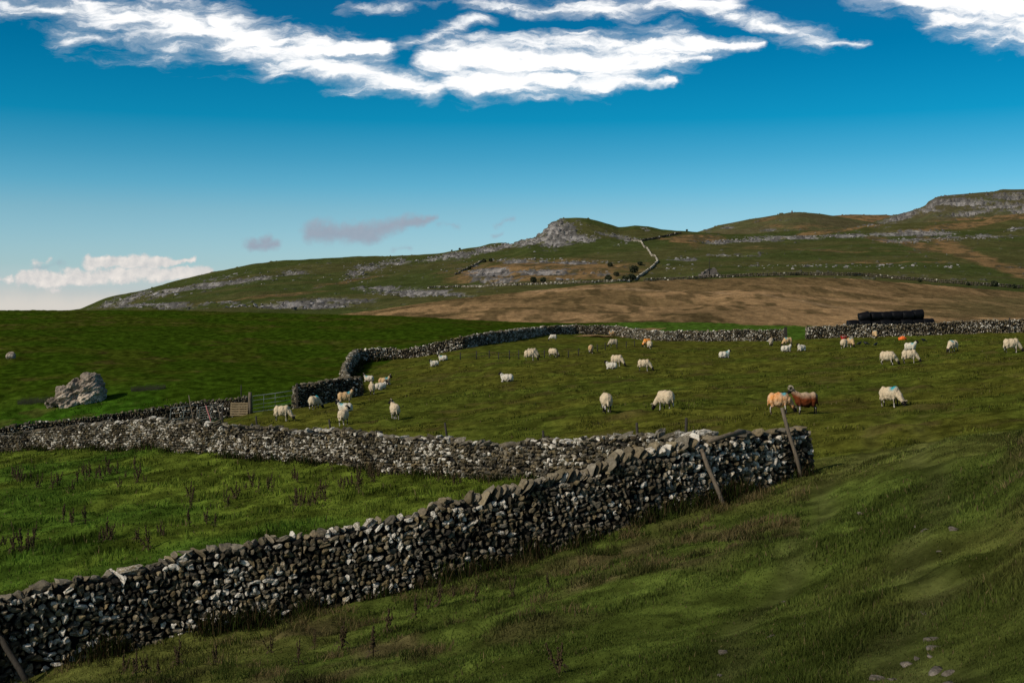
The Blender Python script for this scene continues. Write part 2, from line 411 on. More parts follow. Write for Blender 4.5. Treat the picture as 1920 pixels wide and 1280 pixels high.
ctl += [np.array(p, float) for p in [(0, 0, -1.65), (0, -6, -1.3), (6, -2, -.6), (-8, 0, -3.4), (-12, 9, -5.4), (12, 12, -1.0), (3.2, 4, -1.9), (-4, 6, -3.4), (-6, 14, -4.8),
                                     (-60, 265, -2), (-20, 265, -2.5), (20, 265, -3.2), (60, 265, -3.2), (-150, 200, 1), (140, 200, -2), (140, 265, -3)]]
ctl = np.array(ctl)
def uv(X, Y): return X/(Y+12.0), np.log(Y+12.0)
def tps(r2): return np.where(r2 > 1e-12, r2*np.log(np.maximum(r2, 1e-12)), 0)
cu, cv = uv(ctl[:, 0], ctl[:, 1])
n = len(ctl)
A = np.zeros((n+3, n+3))
A[:n, :n] = tps((cu[:, None]-cu)**2+(cv[:, None]-cv)**2) + np.eye(n)*.0006
A[:n, n] = A[n, :n] = 1; A[:n, n+1] = A[n+1, :n] = cu; A[:n, n+2] = A[n+2, :n] = cv
# interpolate slope Z/(Y+12) so that far points weigh like near ones on the image
sol = np.linalg.solve(A, np.concatenate([ctl[:, 2]/(ctl[:, 1]+12), [0, 0, 0]]))
def ground_s(X, Y):
    X = np.atleast_1d(np.asarray(X, float)); Y = np.atleast_1d(np.asarray(Y, float))
    u, v = uv(X, Y); out = sol[n]+sol[n+1]*u+sol[n+2]*v
    for i in range(n): out = out + sol[i]*tps((u-cu[i])**2+(v-cv[i])**2)
    return out*(Y+12)
def bumps(X, Y):
    near = sstep(Y, 200, 60)
    z = (fbm(X*1.4, Y*1.4, 3, 3)-.5)*.12 + (fbm(X*.3, Y*.3, 9, 3)-.5)*.20 + (fbm(X*.07, Y*.07, 15, 2)-.5)*.5*sstep(Y, 15, 90)
    t = fbm(X*.75, Y*.75, 21, 2); z = z + sstep(t, .6, .8)*.12
    return z*(.6+.4*near)
# tracks and the bank at right
def xp_of(X, Y): return CX+F*X/np.maximum(Y, 1.0)
TR_L = ([7, 10, 14, 19, 25, 32, 45, 60], [1270, 1330, 1400, 1470, 1540, 1610, 1680, 1640])
TR_R = ([7, 10, 14, 19, 25, 32, 45, 60], [1690, 1720, 1745, 1740, 1735, 1730, 1730, 1690])
def tracks(X, Y):
    xp = xp_of(X, Y); s = 0
    for tr in (TR_L, TR_R):
        c = (np.interp(Y, *tr)-CX)/F*Y
        s = s+np.exp(-((X-c+(vn(Y*.5, X*0, 8)-.5)*.5)/(.30))**2)
    return s*sstep(Y, 55, 30)
def bank(X, Y):
    c = (np.interp(Y, [7, 10, 14, 19, 25, 32], [1900, 1860, 1840, 1835, 1850, 1900])-CX)/F*Y
    return sstep(X-c, 0, .9)*sstep(Y, 32, 22)*sstep(Y, 6, 10)
def ground(X, Y):
    X = np.atleast_1d(np.asarray(X, float)); Y = np.atleast_1d(np.asarray(Y, float))
    return ground_s(X, Y)+bumps(X, Y)-.04*tracks(X, Y)+.28*bank(X, Y)
_ds = np.exp(np.linspace(math.log(6), math.log(255), 900))
def locate(x, y):
    """depth at which the column x shows ground at row y"""
    yy = HZ - F*ground_s((x-CX)/F*_ds, _ds)/_ds
    k = np.nonzero(yy <= y)[0]
    if len(k) == 0: k = [int(np.argmin(np.abs(yy-y)))]
    d = _ds[k[0]]
    X = (x-CX)/F*d
    return float(X), float(d), float(ground(X, d)[0])

def wdepth(wl): return [w[0] for w in wl], [w[3] for w in wl]
def regions(X, Y):
    xp = xp_of(X, Y)
    xa, da = wdepth(W_NEAR); dA = np.interp(xp, xa, da); dA = np.where(xp > 1500, 0, dA)
    xb, db = wdepth(W_MID); dB = np.interp(xp, xb, db)
    xs = [-160, 462, 500, 552, 655, 742, 744, 870, 960, 1020, 1080, 1150, 1250, 1400, 1470, 1512, 2120]
    dd = [76, 82, 81, 80, 86, 132, 134, 131, 150, 168, 175, 172, 150, 140, 137, 134, 127]
    dE = np.interp(xp, xs, dd)
    fg = (Y < dA) | ((xp > 1310) & (Y < 34))
    tri = (~fg) & (Y < dB) & (xp < 1320)
    back = Y > dE
    return xp, dA, dB, dE, fg, tri, back
def tint(X, Y, s=0.0):
    xp, dA, dB, dE, fg, tri, back = regions(X, Y)
    n1 = fbm(X*.16, Y*.16, 31, 4); n2 = fbm(X*.55, Y*.55, 47, 3); n3 = fbm(X*2.1, Y*2.1, 53, 3)
    k = lambda c: np.array(c)[None, :]
    field = k((.081, .084, .0130))*(1-sstep(n1, .42, .66)[:, None]) + k((.066, .080, .0115))*sstep(n1, .42, .66)[:, None]
    dk = sstep(n3*.6+n2*.4, .56, .70)[:, None]; field = field*(1-dk*.68)
    br = sstep(n2, .62, .78)[:, None]; field = field*(1-br*.4)+k((.10, .078, .026))*br*.4
    T = field
    w = fg[:, None]*1.0
    f1 = k((.065, .087, .016))*(1-sstep(n1, .4, .65)[:, None])+k((.082, .090, .021))*sstep(n1, .4, .65)[:, None]
    dry = sstep(n2, .52, .72)[:, None]*sstep(np.abs(Y-(dA-5.5)), 5.5, 2.0)[:, None]*(xp < 1560)[:, None]
    f1 = f1*(1-.75*dry)+k((.135, .105, .048))*.75*dry
    bk = bank(X, Y)[:, None]*sstep(n2, .42, .62)[:, None]; f1 = f1*(1-.6*bk)+k((.115, .088, .035))*.6*bk
    dk2 = sstep(n3*.5+n2*.5, .55, .68)[:, None]; f1 = f1*(1-.5*dk2)
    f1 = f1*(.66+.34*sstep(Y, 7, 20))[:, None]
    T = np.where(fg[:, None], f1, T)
    t1 = k((.084, .112, .015))*(1-sstep(n1, .42, .66)[:, None])+k((.050, .088, .011))*sstep(n1, .42, .66)[:, None]
    dk3 = sstep(n2, .56, .70)[:, None]; t1 = t1*(1-dk3*.45)
    T = np.where(tri[:, None], t1, T)
    h1 = k((.027, .050, .0035))*(1-sstep(n1, .40, .62)[:, None])+k((.036, .050, .005))*sstep(n1, .40, .62)[:, None]
    strip = sstep(Y-dE, 24, 6)[:, None]*(xp < 660)[:, None]*sstep(n1, .35, .55)[:, None]
    h1 = h1*(1-strip)+k((.027, .072, .005))*strip
    rr = (sstep(n2, .60, .74)*sstep(n1, .5, .6))[:, None]; h1 = h1*(1-rr*.4)+k((.075, .050, .020))*rr*.4
    right = sstep(xp, 1120, 1170)[:, None]; h1 = h1*(1-right)+k((.05, .095, .012))*right
    T = np.where(back[:, None], h1, T)
    tr = np.clip(tracks(X, Y), 0, 1)[:, None]
    far_t = sstep(Y, 26, 34)[:, None]
    T = T*(1-tr*.45*(1-far_t)) + k((.060, .062, .022))*tr*.45*(1-far_t) + k((.024, .022, .010))*tr*far_t*.7
    n4 = fbm(X*1.0, Y*1.9, 59, 3)
    return np.clip(T*(.62+.76*sstep(n3, .25, .75))[:, None]*(.82+.36*sstep(n4, .3, .7))[:, None], .002, 1)
def rgba(T): return np.concatenate([T, np.ones((len(T), 1))], 1)

# pasture sheet
us = np.concatenate([np.linspace(-.75, -.45, 50)[:-1], np.linspace(-.45, .45, 860), np.linspace(.45, .75, 50)[1:]])
vs = np.linspace(math.log(5.0), math.log(12+262), 760)
U, Vv = np.meshgrid(us, vs)
GY = np.exp(Vv)-12; GX = U*(GY+12)
gx, gy = GX.ravel(), GY.ravel()
gz = ground(gx, gy)
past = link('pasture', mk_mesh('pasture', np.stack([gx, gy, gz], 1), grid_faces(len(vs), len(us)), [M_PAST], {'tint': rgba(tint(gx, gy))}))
tag(past, kind='structure')
GZg = gz.reshape(GX.shape)
def ground_fast(X, Y):
    u, v = uv(X, Y)
    iu = np.clip(np.searchsorted(us, u)-1, 0, len(us)-2); fv = (v-vs[0])/(vs[1]-vs[0])
    iv = np.clip(np.floor(fv).astype(int), 0, len(vs)-2)
    a = np.clip((u-us[iu])/(us[iu+1]-us[iu]), 0, 1); b = np.clip(fv-iv, 0, 1)
    return (GZg[iv, iu]*(1-a)+GZg[iv, iu+1]*a)*(1-b)+(GZg[iv+1, iu]*(1-a)+GZg[iv+1, iu+1]*a)*b

# ------------------------------------------------------------------ moor, hills, plain
def boxblur(a, k, ax):
    if k < 1: return a
    p = np.pad(a, [(k, k) if i == ax else (0, 0) for i in range(2)], mode='edge')
    c = np.cumsum(p, ax); c = np.concatenate([np.zeros_like(np.take(c, [0], ax)), c], ax)
    m_ = 2*k+1; nn = a.shape[ax]
    return (np.take(c, range(m_, m_+nn), ax)-np.take(c, range(0, nn), ax))/m_
COLS = np.concatenate([np.arange(-520, -20, 20), np.arange(-20, 1940, 1.6), np.arange(1940, 2440, 20)])
def ell(x, y, lst):
    m_ = np.zeros_like(x)
    for (cx, cy, rx, ry, tilt, w) in lst:
        dx, dy = x-cx, y-cy-tilt*(x-cx)
        m_ = np.maximum(m_, w*np.clip(1.25-np.sqrt((dx/rx)**2+(dy/ry)**2), 0, 1))
    return m_

class Layer:
    def __init__(s, name, ds, rows_fn, disp, colour, mat, kx=3, kd=4):
        XX, DD = np.meshgrid(COLS, ds)
        yr = rows_fn(XX, DD)
        yr = boxblur(boxblur(yr, kd, 0), kd, 0); yr = boxblur(yr, kx, 1)
        X = (XX-CX)/F*DD; Z = (HZ-yr)/F*DD
        s.ds = ds
        Z, T = disp(XX, DD, yr, X, Z)
        s.X, s.Z = X, Z
        Vx = np.stack([X.ravel(), DD.ravel(), Z.ravel()], 1)
        s.obj = link(name, mk_mesh(name, Vx, grid_faces(len(ds), len(COLS)), [mat], {'tint': rgba(T.reshape(-1, 3))}))
        tag(s.obj, kind='structure')
        s.yy = HZ-F*Z/DD
    def col(s, x):
        i = int(np.clip(np.searchsorted(COLS, x)-1, 0, len(COLS)-2)); a = (x-COLS[i])/(COLS[i+1]-COLS[i])
        return s.Z[:, i]*(1-a)+s.Z[:, i+1]*a
    def locate(s, x, y):
        z = s.col(x); yy = HZ-F*z/s.ds
        k = np.nonzero(yy <= y)[0]
        k = k[0] if len(k) else int(np.argmin(yy))
        d = s.ds[k]; return np.array([(x-CX)/F*d, d, z[k]])
    def height(s, X, d):
        x = CX+F*X/d; z = s.col(x); return float(np.interp(d, s.ds, z))

lerp = lambda a, b, t: a*(1-t)+b*t
def c3(c): return np.array(c)[None, None, :]
# --- moor
def moor_rows(x, d):
    yc = np.interp(x, [-520, 300, 500, 600, 700, 800, 900, 1000, 1100, 1200, 1300, 1400, 1500, 1600, 1700, 1800, 1920, 2440],
                   [640, 625, 606, 594, 582, 567, 554, 544, 534, 527, 523, 519.5, 518.5, 521, 530, 538, 547, 575])
    yf = np.interp(x, [-520, 800, 2440], [650, 632, 626])
    t = np.clip((d-170)/(470-170), 0, 1)
    y = yf+(yc-yf)*t**.85
    y = y - 13*np.exp(-((x-1330)/120)**2-((d-265)/30)**2) + 10*np.exp(-((x-1270)/80)**2-((d-310)/28)**2)
    return np.where(d > 470, yc+(d-470)*.35, y)
def moor_disp(x, d, y, X, Z):
    Z = Z+(fbm(X*.03, d*.03, 5, 4)-.5)*3.4*sstep(d, 190, 240)*sstep(d, 480, 420) + (fbm(X*.35, d*.35, 8, 3)-.5)*.55
    n1 = fbm(X*.030+d*.012, d*.022, 61, 4); n2 = fbm(X*.22, d*.05, 67, 4); n3 = fbm(X*1.1, d*.22, 71, 3)
    T = lerp(c3((.285, .180, .088)), c3((.150, .100, .046)), sstep(n1, .38, .64)[..., None])
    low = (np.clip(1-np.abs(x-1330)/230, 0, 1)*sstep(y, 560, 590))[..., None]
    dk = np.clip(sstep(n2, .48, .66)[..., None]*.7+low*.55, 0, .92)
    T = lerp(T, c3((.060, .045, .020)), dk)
    rt = (sstep(x, 1640, 1900)*sstep(y, 545, 560)*sstep(y, 600, 585))[..., None]; T = lerp(T, c3((.10, .085, .035)), rt*.6)
    ty = np.interp(x, [880, 1000, 1100, 1200, 1290, 1400, 1520, 1640], [548, 545, 543, 543, 547, 556, 571, 582])
    tk = np.exp(-((y-ty)/1.3)**2)*((x > 900) & (x < 1640)); T = lerp(T, c3((.30, .20, .11)), tk[..., None]*.7)
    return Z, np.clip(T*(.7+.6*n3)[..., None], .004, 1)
moor = Layer('moor', np.linspace(165, 520, 330), moor_rows, moor_disp, None, M_MOOR, 4, 5)

# --- limestone ridge
CX_, YC_ = zip(*[(-520, 612), (0, 596), (110, 588), (150, 580), (200, 558), (250, 545), (300, 531), (400, 507), (480, 494), (560, 487.5), (650, 484.5), (700, 480), (760, 476), (830, 470), (860, 466), (900, 461),
                 (920, 456), (960, 454), (985, 448), (1005, 441), (1018, 430), (1030, 417), (1042, 411), (1060, 408), (1100, 408.5), (1130, 416), (1160, 424), (1178, 422), (1190, 419), (1215, 421), (1240, 427), (1270, 431.5), (1310, 435),
                 (1400, 440), (1500, 434), (1600, 426), (1700, 418), (1800, 412), (1920, 404), (2440, 380)])
def hill_rows(x, d):
    yc = np.interp(x, CX_, YC_)
    ycs = np.interp(x, [-520, 0, 150, 300, 480, 650, 860, 1000, 1180, 1310, 1500, 1920, 2440], [612, 596, 580, 531, 494, 484, 466, 446, 436, 436, 434, 404, 380])
    y0 = np.interp(x, [-520, 700, 900, 1100, 1300, 1500, 1920, 2440], [620, 604, 582, 563, 552, 548, 575, 600])
    y1 = lerp(y0, ycs, .34); y2 = lerp(y0, ycs, .62); y3 = lerp(y0, ycs, .86)
    k = np.exp(-((x-1560)/230)**2); y2 = y2-6*k; y3 = y3+1*k
    wt = sstep(x, 960, 1000)*sstep(x, 1340, 1250)
    y3 = lerp(y3, np.interp(x, [985, 1020, 1060, 1120, 1200, 1300], [455, 461, 461, 456, 449, 444]), wt)
    y = np.where(d < 640, lerp(y0, y1, np.clip((d-500)/140, 0, 1)), np.where(d < 850, lerp(y1, y2, (d-640)/210), np.where(d < 1060, lerp(y2, y3, (d-850)/210), lerp(y3, yc, np.clip((d-1060)/90, 0, 1)))))
    return np.where(d > 1150, yc+(d-1150)*.25, y)
ROCK1 = [(1042, 438, 40, 30, 0, 1.15), (1085, 446, 46, 10, .05, 1), (1000, 450, 40, 8, -.25, 1), (930, 462, 60, 6, -.2, 1), (860, 477, 60, 7, -.12, .95), (812, 484, 50, 4, -.12, .7),
         (740, 490, 34, 7, -.05, .9), (690, 500, 42, 7, -.1, .75), (668, 513, 26, 9, 0, .7), (540, 513, 40, 5, -.12, .7), (470, 524, 60, 5, -.16, .85), (395, 535, 60, 4, -.16, .8), (320, 547, 60, 5, -.2, .85), (245, 560, 45, 7, -.4, .9), (205, 567, 20, 7, -.5, .9),
         (420, 520, 50, 4, -.2, .5), (290, 572, 110, 4.5, -.02, .8), (410, 567, 70, 2, -.02, .6), (560, 574, 120, 7, 0, .95), (470, 572, 60, 3, -.08, .8), (640, 566, 70, 5, .02, .8), (770, 551, 80, 8, .02, 1.05), (840, 553, 50, 6, .1, .9), (715, 545, 60, 3, 0, .8),
         (1210, 428, 14, 2.5, 0, .7), (1180, 447, 30, 5, .1, .7), (1150, 440, 25, 6, .2, .6),
         (1040, 489, 120, 4.5, .02, 1.25), (920, 511, 50, 8, -.03, 1.3), (1010, 510, 60, 5, 0, 1.1), (1120, 511, 60, 2.5, 0, .6), (930, 525, 60, 4, -.02, .7), (1060, 524, 60, 2, 0, .5), (880, 500, 40, 3, -.2, .4),
         (1280, 487, 26, 4, 0, .9), (1360, 480, 90, 1.8, 0, .5), (1345, 455, 34, 6, 0, .95), (1410, 449, 80, 5.5, -.06, .95), (1500, 445, 70, 4, -.02, .85), (1590, 443, 60, 4, 0, .85), (1680, 440, 70, 5, -.02, .95), (1740, 438, 60, 7, 0, .9), (1700, 452, 60, 6, 0, .85), (1780, 448, 40, 5, 0, .85),
         (1850, 446, 60, 4, 0, .8), (1900, 430, 26, 5, -.2, .7), (1640, 422, 60, 4, -.1, .5), (1560, 500, 200, 1.2, 0, .3)]
BROWN1 = [(1030, 505, 200, 26, -.02, .9), (880, 515, 60, 18, -.3, .8), (1300, 446, 70, 8, 0, 1), (1270, 452, 50, 6, .2, .9), (1850, 415, 180, 7, -.13, .95), (1560, 434, 120, 4, -.12, .8), (1470, 470, 160, 2.5, .0, .4), (1720, 462, 110, 5, .18, .95), (1830, 482, 110, 13, .33, 1), (1920, 510, 60, 12, .3, .9),
          (1650, 492, 200, 2, .02, .55), (500, 558, 160, 3, -.07, .6), (650, 528, 80, 3, -.2, .5), (1560, 468, 260, 1.6, .02, .5), (1400, 500, 200, 2, 0, .3)]
def hill_paint(x, y, X, d, rock_l, brown_l, seed, g1, g2):
    n1 = fbm(X*.012, d*.02, seed, 4); n2 = fbm(X*.08, d*.06, seed+5, 4); n3 = fbm(X*.35, d*.2, seed+9, 3)
    rx = x+(fbm(X*.06, d*.05, seed+20, 3)-.5)*26; ry = y+(fbm(X*.06, d*.05, seed+25, 3)-.5)*5
    rk = sstep(ell(rx, ry, rock_l)+(n3-.5)*1.3+(n2-.5)*.5, .31, .58)
    bw = sstep(ell(rx, ry, brown_l)+(n2-.5)*.9, .15, .6)
    T = lerp(c3(g1), c3(g2), sstep(n1, .4, .62)[..., None])
    T = T*(.75+.5*n2)[..., None]
    T = lerp(T, lerp(c3((.205, .125, .058)), c3((.085, .065, .030)), sstep(n2*.6+n3*.4, .46, .60)[..., None]), bw[..., None]*.9)
    rc = lerp(c3((.25, .235, .228)), c3((.095, .09, .088)), sstep(n3*.65+n2*.35, .42, .60)[..., None])
    T = lerp(T, rc, rk[..., None]*.92)
    return T, rk, bw, n3
def hill_disp(x, d, y, X, Z):
    T, rk, bw, n3 = hill_paint(x, y, X, d, ROCK1, BROWN1, 81, (.050, .063, .018), (.068, .068, .024))
    Z = Z+(fbm(X*.012, d*.012, 90, 4)-.5)*7*sstep(d, 520, 640) + (fbm(X*.06, d*.06, 96, 3)-.5)*1.6
    # ledges: flat shelves and short scarps, strongest in the old quarry and along the rock bands
    q = np.clip(rk+bw*.5*((x > 820) & (x < 1240)), 0, 1)
    st = 5.0; fr = (Z/st)-np.floor(Z/st); Z = Z+q*.75*st*(sstep(fr, .55, .95)-fr)*.9
    crag = np.exp(-((x-1045)/45)**2)*sstep(d, 1050, 1080)
    Z = Z+rk*(n3-.5)*(3.0+3.5*crag)
    return Z, np.clip(T, .004, 1)
ridge = Layer('limestone_ridge', np.concatenate([np.linspace(490, 1050, 250), np.linspace(1052, 1155, 110), np.linspace(1160, 1300, 20)]), hill_rows, hill_disp, None, M_HILL, 1, 3)

def back_hill(name, dc, d0, pts, foot, rock_l, brown_l, seed, g1, g2, rough=5):
    px, py = zip(*pts)
    def rows(x, d):
        yc = np.interp(x, px, py); t = np.clip((d-d0)/(dc-d0), 0, 1)
        return np.where(d > dc, yc+(d-dc)*.1, lerp(np.maximum(foot, yc+25), yc, np.sin(t*math.pi/2)))
    def disp(x, d, y, X, Z):
        T, rk, bw, n3 = hill_paint(x, y, X, d, rock_l, brown_l, seed, g1, g2)
        Z = Z+(fbm(X*.01, d*.01, seed+2, 4)-.5)*rough+rk*(n3-.5)*6
        st = 9.0; fr = (Z/st)-np.floor(Z/st); Z = Z+rk*.7*st*(sstep(fr, .55, .95)-fr)
        return Z, np.clip(T, .004, 1)
    return Layer(name, np.concatenate([np.linspace(d0, dc, 150), np.linspace(dc+4, dc+160, 12)]), rows, disp, None, M_HILL, 1, 2)
round_hill = back_hill('rounded_hill', 1650, 1300, [(-520, 640), (1150, 520), (1240, 452), (1310, 434), (1350, 421), (1400, 411), (1440, 405), (1480, 398.5), (1500, 398), (1540, 402), (1590, 410), (1640, 418), (1750, 440), (2440, 560)], 500,
                       [(1445, 432, 24, 5, 0, .75), (1365, 426, 16, 5, 0, .8), (1330, 432, 10, 4, 0, .5)], [(1500, 425, 120, 7, 0, .5), (1440, 410, 50, 4, -.2, .5)], 120, (.085, .085, .036), (.085, .074, .036))
far_moor = back_hill('far_moor', 2400, 1900, [(-520, 640), (1400, 470), (1500, 420), (1560, 405), (1600, 402.5), (1660, 402), (1720, 410), (2440, 420)], 500, [], [(1600, 406, 200, 12, 0, 1)], 140, (.16, .10, .052), (.15, .1, .055))
scar = back_hill('limestone_scar', 1800, 1450, [(-520, 640), (1500, 520), (1590, 428), (1630, 417), (1655, 409), (1680, 401), (1705, 394), (1722, 389), (1736, 382), (1742, 375), (1755, 368), (1780, 364.5), (1830, 361), (1865, 359), (1880, 355), (1920, 354), (2000, 350), (2440, 350)], 490,
                 [(1690, 405, 48, 9, -.3, 1), (1745, 384, 20, 8, -.2, .9), (1800, 379, 80, 7, 0, 1.05), (1760, 368, 60, 4, -.05, .6), (1900, 368, 60, 9, 0, .8), (1880, 386, 70, 7, -.05, .85), (1820, 397, 60, 6, -.1, .8), (1930, 395, 60, 8, 0, .9), (1730, 392, 40, 4, 0, .9)],
                 [(1850, 408, 120, 6, -.06, .7)], 160, (.075, .078, .035), (.085, .075, .038), 6)
# the low plain the hills stand on, out to the horizon
a_ = np.linspace(0, 2*math.pi, 65)[:-1]
rr_ = [1.0, 400, 2000, 8000, 30000]
Vp = np.concatenate([[(0, 0, -60)]]+[np.stack([np.cos(a_)*r, np.sin(a_)*r, np.full(64, -60.0)], 1) for r in rr_])
fq = []
for i in range(len(rr_)-1):
    for j in range(64): fq.append((1+i*64+j, 1+(i+1)*64+j, 1+(i+1)*64+(j+1) % 64, 1+i*64+(j+1) % 64))
ft = [(0, 1+j, 1+(j+1) % 64) for j in range(64)]
M_PLAIN = plain('valley_floor', (.06, .075, .025), nscale=.02, var=.4)
tag(link('valley_floor', mk_mesh('valley_floor', Vp, [np.array(fq), np.array(ft)], [M_PLAIN])), kind='structure')

# ------------------------------------------------------------------ stones
def templates(sub, count, seed, flat=.0):
    V0, F0 = ICO[sub]; out = []
    for k in range(count):
        p = V0.copy(); s = np.sign(p)*np.abs(p)**R.uniform(.6, .95); s = s/np.maximum(np.abs(s).max(0), 1e-6)
        for _ in range(11):                                 # knock flat facets off
            nn_ = R.normal(0, 1, 3); nn_ /= np.linalg.norm(nn_); e_ = np.maximum(s @ nn_-R.uniform(.50, .88), 0); s = s-e_[:, None]*nn_*.97
        r = .66+.62*vn3(V0*1.6+k*11.3+seed, k)+.20*(vn3(V0*3.2+k*3.1, k+2)-.5); s = s*r[:, None]*R.uniform(.85, 1.15, 3)
        out.append(s)
    return np.array(out), F0
def rotm(e):
    cx, sx, cy, sy, cz, sz = np.cos(e[:, 0]), np.sin(e[:, 0]), np.cos(e[:, 1]), np.sin(e[:, 1]), np.cos(e[:, 2]), np.sin(e[:, 2])
    M = np.empty((len(e), 3, 3))
    M[:, 0] = np.stack([cy*cz, sx*sy*cz-cx*sz, cx*sy*cz+sx*sz], 1)
    M[:, 1] = np.stack([cy*sz, sx*sy*sz+cx*cz, cx*sy*sz-sx*cz], 1)
    M[:, 2] = np.stack([-sy, sx*cy, cx*cy], 1); return M
def scatter(T, F0, pos, scale, eul, frame=None):
    k = R.integers(0, len(T), len(pos)); V = T[k]*scale[:, None, :]
    V = np.einsum('nij,nvj->nvi', rotm(eul), V)
    if frame is not None: V = np.einsum('nij,nvj->nvi', frame, V)
    V = V+pos[:, None, :]
    nv = T.shape[1]
    Fc = F0[None]+(np.arange(len(pos))*nv)[:, None, None]
    return V.reshape(-1, 3), Fc.reshape(-1, 3), nv

def wall(name, label, pts, size, sub, thick=(.75, .45), cope=1.35, slant=None, lichen=.2, both=True, tone=.5, cat='stone wall', extra=None):
    pts = np.array([(*P(x, yb, d)[:2], (yb-yt)/F*d) for (x, yt, yb, d) in pts])
    # resample
    seg = np.hypot(*np.diff(pts[:, :2], axis=0).T); s0 = np.concatenate([[0], np.cumsum(seg)]); Ltot = s0[-1]
    ns = max(8, int(Ltot/.5)); ss = np.linspace(0, Ltot, ns)
    px, py, ph = [np.interp(ss, s0, pts[:, i]) for i in range(3)]
    kk = max(1, int(1.2/(Ltot/ns)))
    def sm(a):
        b = boxblur(np.concatenate([2*a[0]-a[1:kk+1][::-1], a, 2*a[-1]-a[-kk-1:-1][::-1]])[None], kk, 1)[0][kk:-kk]; return b
    px, py = sm(px), sm(py)
    tx, ty = np.gradient(px, ss), np.gradient(py, ss); tl = np.hypot(tx, ty); tx /= tl; ty /= tl
    nx, ny = ty, -tx                                   # side facing the camera
    fl = np.sign(-(nx*px+ny*py)); fl[fl == 0] = 1
    if np.median(fl) < 0: nx, ny = -nx, -ny
    pz = ground(px, py); pz = np.minimum(pz, ground(px+nx*.35, py+ny*.35))-.06
    ph = ph+.06 + (fbm(ss*.6, ss*0, 7, 3)-.5)*.18
    hb = ph-size*cope*.75                             # height of the coursed part
    sides = (1, -1) if both else (1,)
    pos, scl, eul, tn, frm = [], [], [], [], []
    I = lambda arr, s_: np.interp(s_, ss, arr)
    for sd in sides:
        dens = 1 if sd == 1 else .8
        nrow = int(ph.max()/(size*.66))+2
        for r in range(nrow):
            ww = []; s_ = -R.uniform(0, size)
            while s_ < Ltot:
                w_ = size*float(np.clip(R.lognormal(-.16, .40), .45, 2.3))/dens; ww.append((s_+w_/2, w_)); s_ += w_*.94
            ww = np.array(ww); s_c = np.clip(ww[:, 0], .02, Ltot-.02); w_ = ww[:, 1]
            h = (r+.45)*size*.66+R.normal(0, size*.10, len(w_))
            H = I(hb, s_c); keep = (h < H) & (R.random(len(h)) > .035)
            s_c, w_, h, H = s_c[keep], w_[keep], h[keep], H[keep]
            if not len(h): continue
            off = lerp(thick[0], thick[1], h/H)/2-size*.30+R.normal(0, size*.07, len(h))
            X = I(px, s_c)+I(nx, s_c)*off*sd; Y = I(py, s_c)+I(ny, s_c)*off*sd; Zz = I(pz, s_c)+h
            pos.append(np.stack([X, Y, Zz], 1))
            hs = size*R.uniform(.32, .47, len(h))*np.where(w_ > size*1.5, .8, 1)*np.where(R.random(len(h)) < .07, R.uniform(1.3, 1.8, len(h)), 1)
            scl.append(np.stack([w_*.48, size*R.uniform(.48, .66, len(h)), hs], 1))
            eul.append(np.stack([R.normal(0, .15, len(h)), R.normal(0, .32, len(h)), R.normal(0, .2, len(h))], 1))
            a = R.random(len(h)); patch = fbm(s_c*.8, h*1.2, 33, 3)
            lich = np.where(R.random(len(h)) < lichen*(.4+1.5*sstep(patch, .42, .62)), R.uniform(.36, .62, len(h)), R.uniform(.20, .40, len(h)))
            tn.append(np.stack([np.clip(tone*(.25+1.25*a)+(patch-.5)*.5, .05, 1), lich, R.random(len(h)), np.ones(len(h))], 1))
            frm.append(s_c)
    # end faces
    for e, sg in ((0, -1), (len(ss)-1, 1)):
        for _ in range(int(ph[e]*thick[0]/(size*size*.55))):
            h = R.uniform(.02, hb[e]); off = R.uniform(-.5, .5)*lerp(*thick, h/hb[e])*.8
            pos.append(np.array([[px[e]+nx[e]*off+tx[e]*sg*size*.1, py[e]+ny[e]*off+ty[e]*sg*size*.1, pz[e]+h]]))
            scl.append(np.array([[size*.5, size*R.uniform(.4, .8), size*.42]])); eul.append(R.normal(0, .2, (1, 3)))
            tn.append(np.array([[tone*R.uniform(.4, 1.3), R.uniform(.1, .5), R.random(), 1]])); frm.append(np.array([ss[e]]))
    # coping
    s_ = 0.0
    while s_ < Ltot:
        xcol = CX+F*np.interp(s_, ss, px)/np.interp(s_, ss, py)
        sl = slant is not None and slant[0] < xcol < slant[1]
        if sl: w_ = R.uniform(.12, .22); hh = R.uniform(.24, .40)
        else: w_ = size*cope*float(np.clip(R.lognormal(-.1, .42), .45, 2.3)); hh = size*cope*R.uniform(.40, 1.05)
        c = min(s_+w_/2, Ltot-.02); z = I(pz, c)+I(hb, c)+hh*.36
        off = R.normal(0, .04)
        pos.append(np.array([[I(px, c)+I(nx, c)*off, I(py, c)+I(ny, c)*off, z]]))
        if sl: scl.append(np.array([[w_*.42, .27, hh*.58]])); eul.append(np.array([[R.normal(0, .1), .62+R.normal(0, .1), R.normal(0, .1)]]))
        else: scl.append(np.array([[w_*.54, thick[1]*R.uniform(.40, .58), hh*.55]])); eul.append(np.array([[R.normal(0, .2), R.normal(0, .27), R.normal(0, .3)]]))
        lp = vn(np.array([s_*.35]), np.array([3.3]), 5)[0]
        tn.append(np.array([[tone*R.uniform(.7, 1.5), (R.uniform(.36, .62) if R.random() < lichen*.9+1.3*(lp-.36) else R.uniform(.15, .36)), R.random()*.7, 1]])); frm.append(np.array([c]))
        s_ += w_*.9
    pos, scl, eul, tn, frm = map(np.concatenate, (pos, scl, eul, tn, frm))
    t_x, t_y = I(tx, frm), I(ty, frm); t_l = np.hypot(t_x, t_y); t_x, t_y = t_x/t_l, t_y/t_l
    Z0 = np.zeros(len(frm)); gz_ = np.interp(frm, ss, np.gradient(boxblur(pz[None], 3, 1)[0], ss))
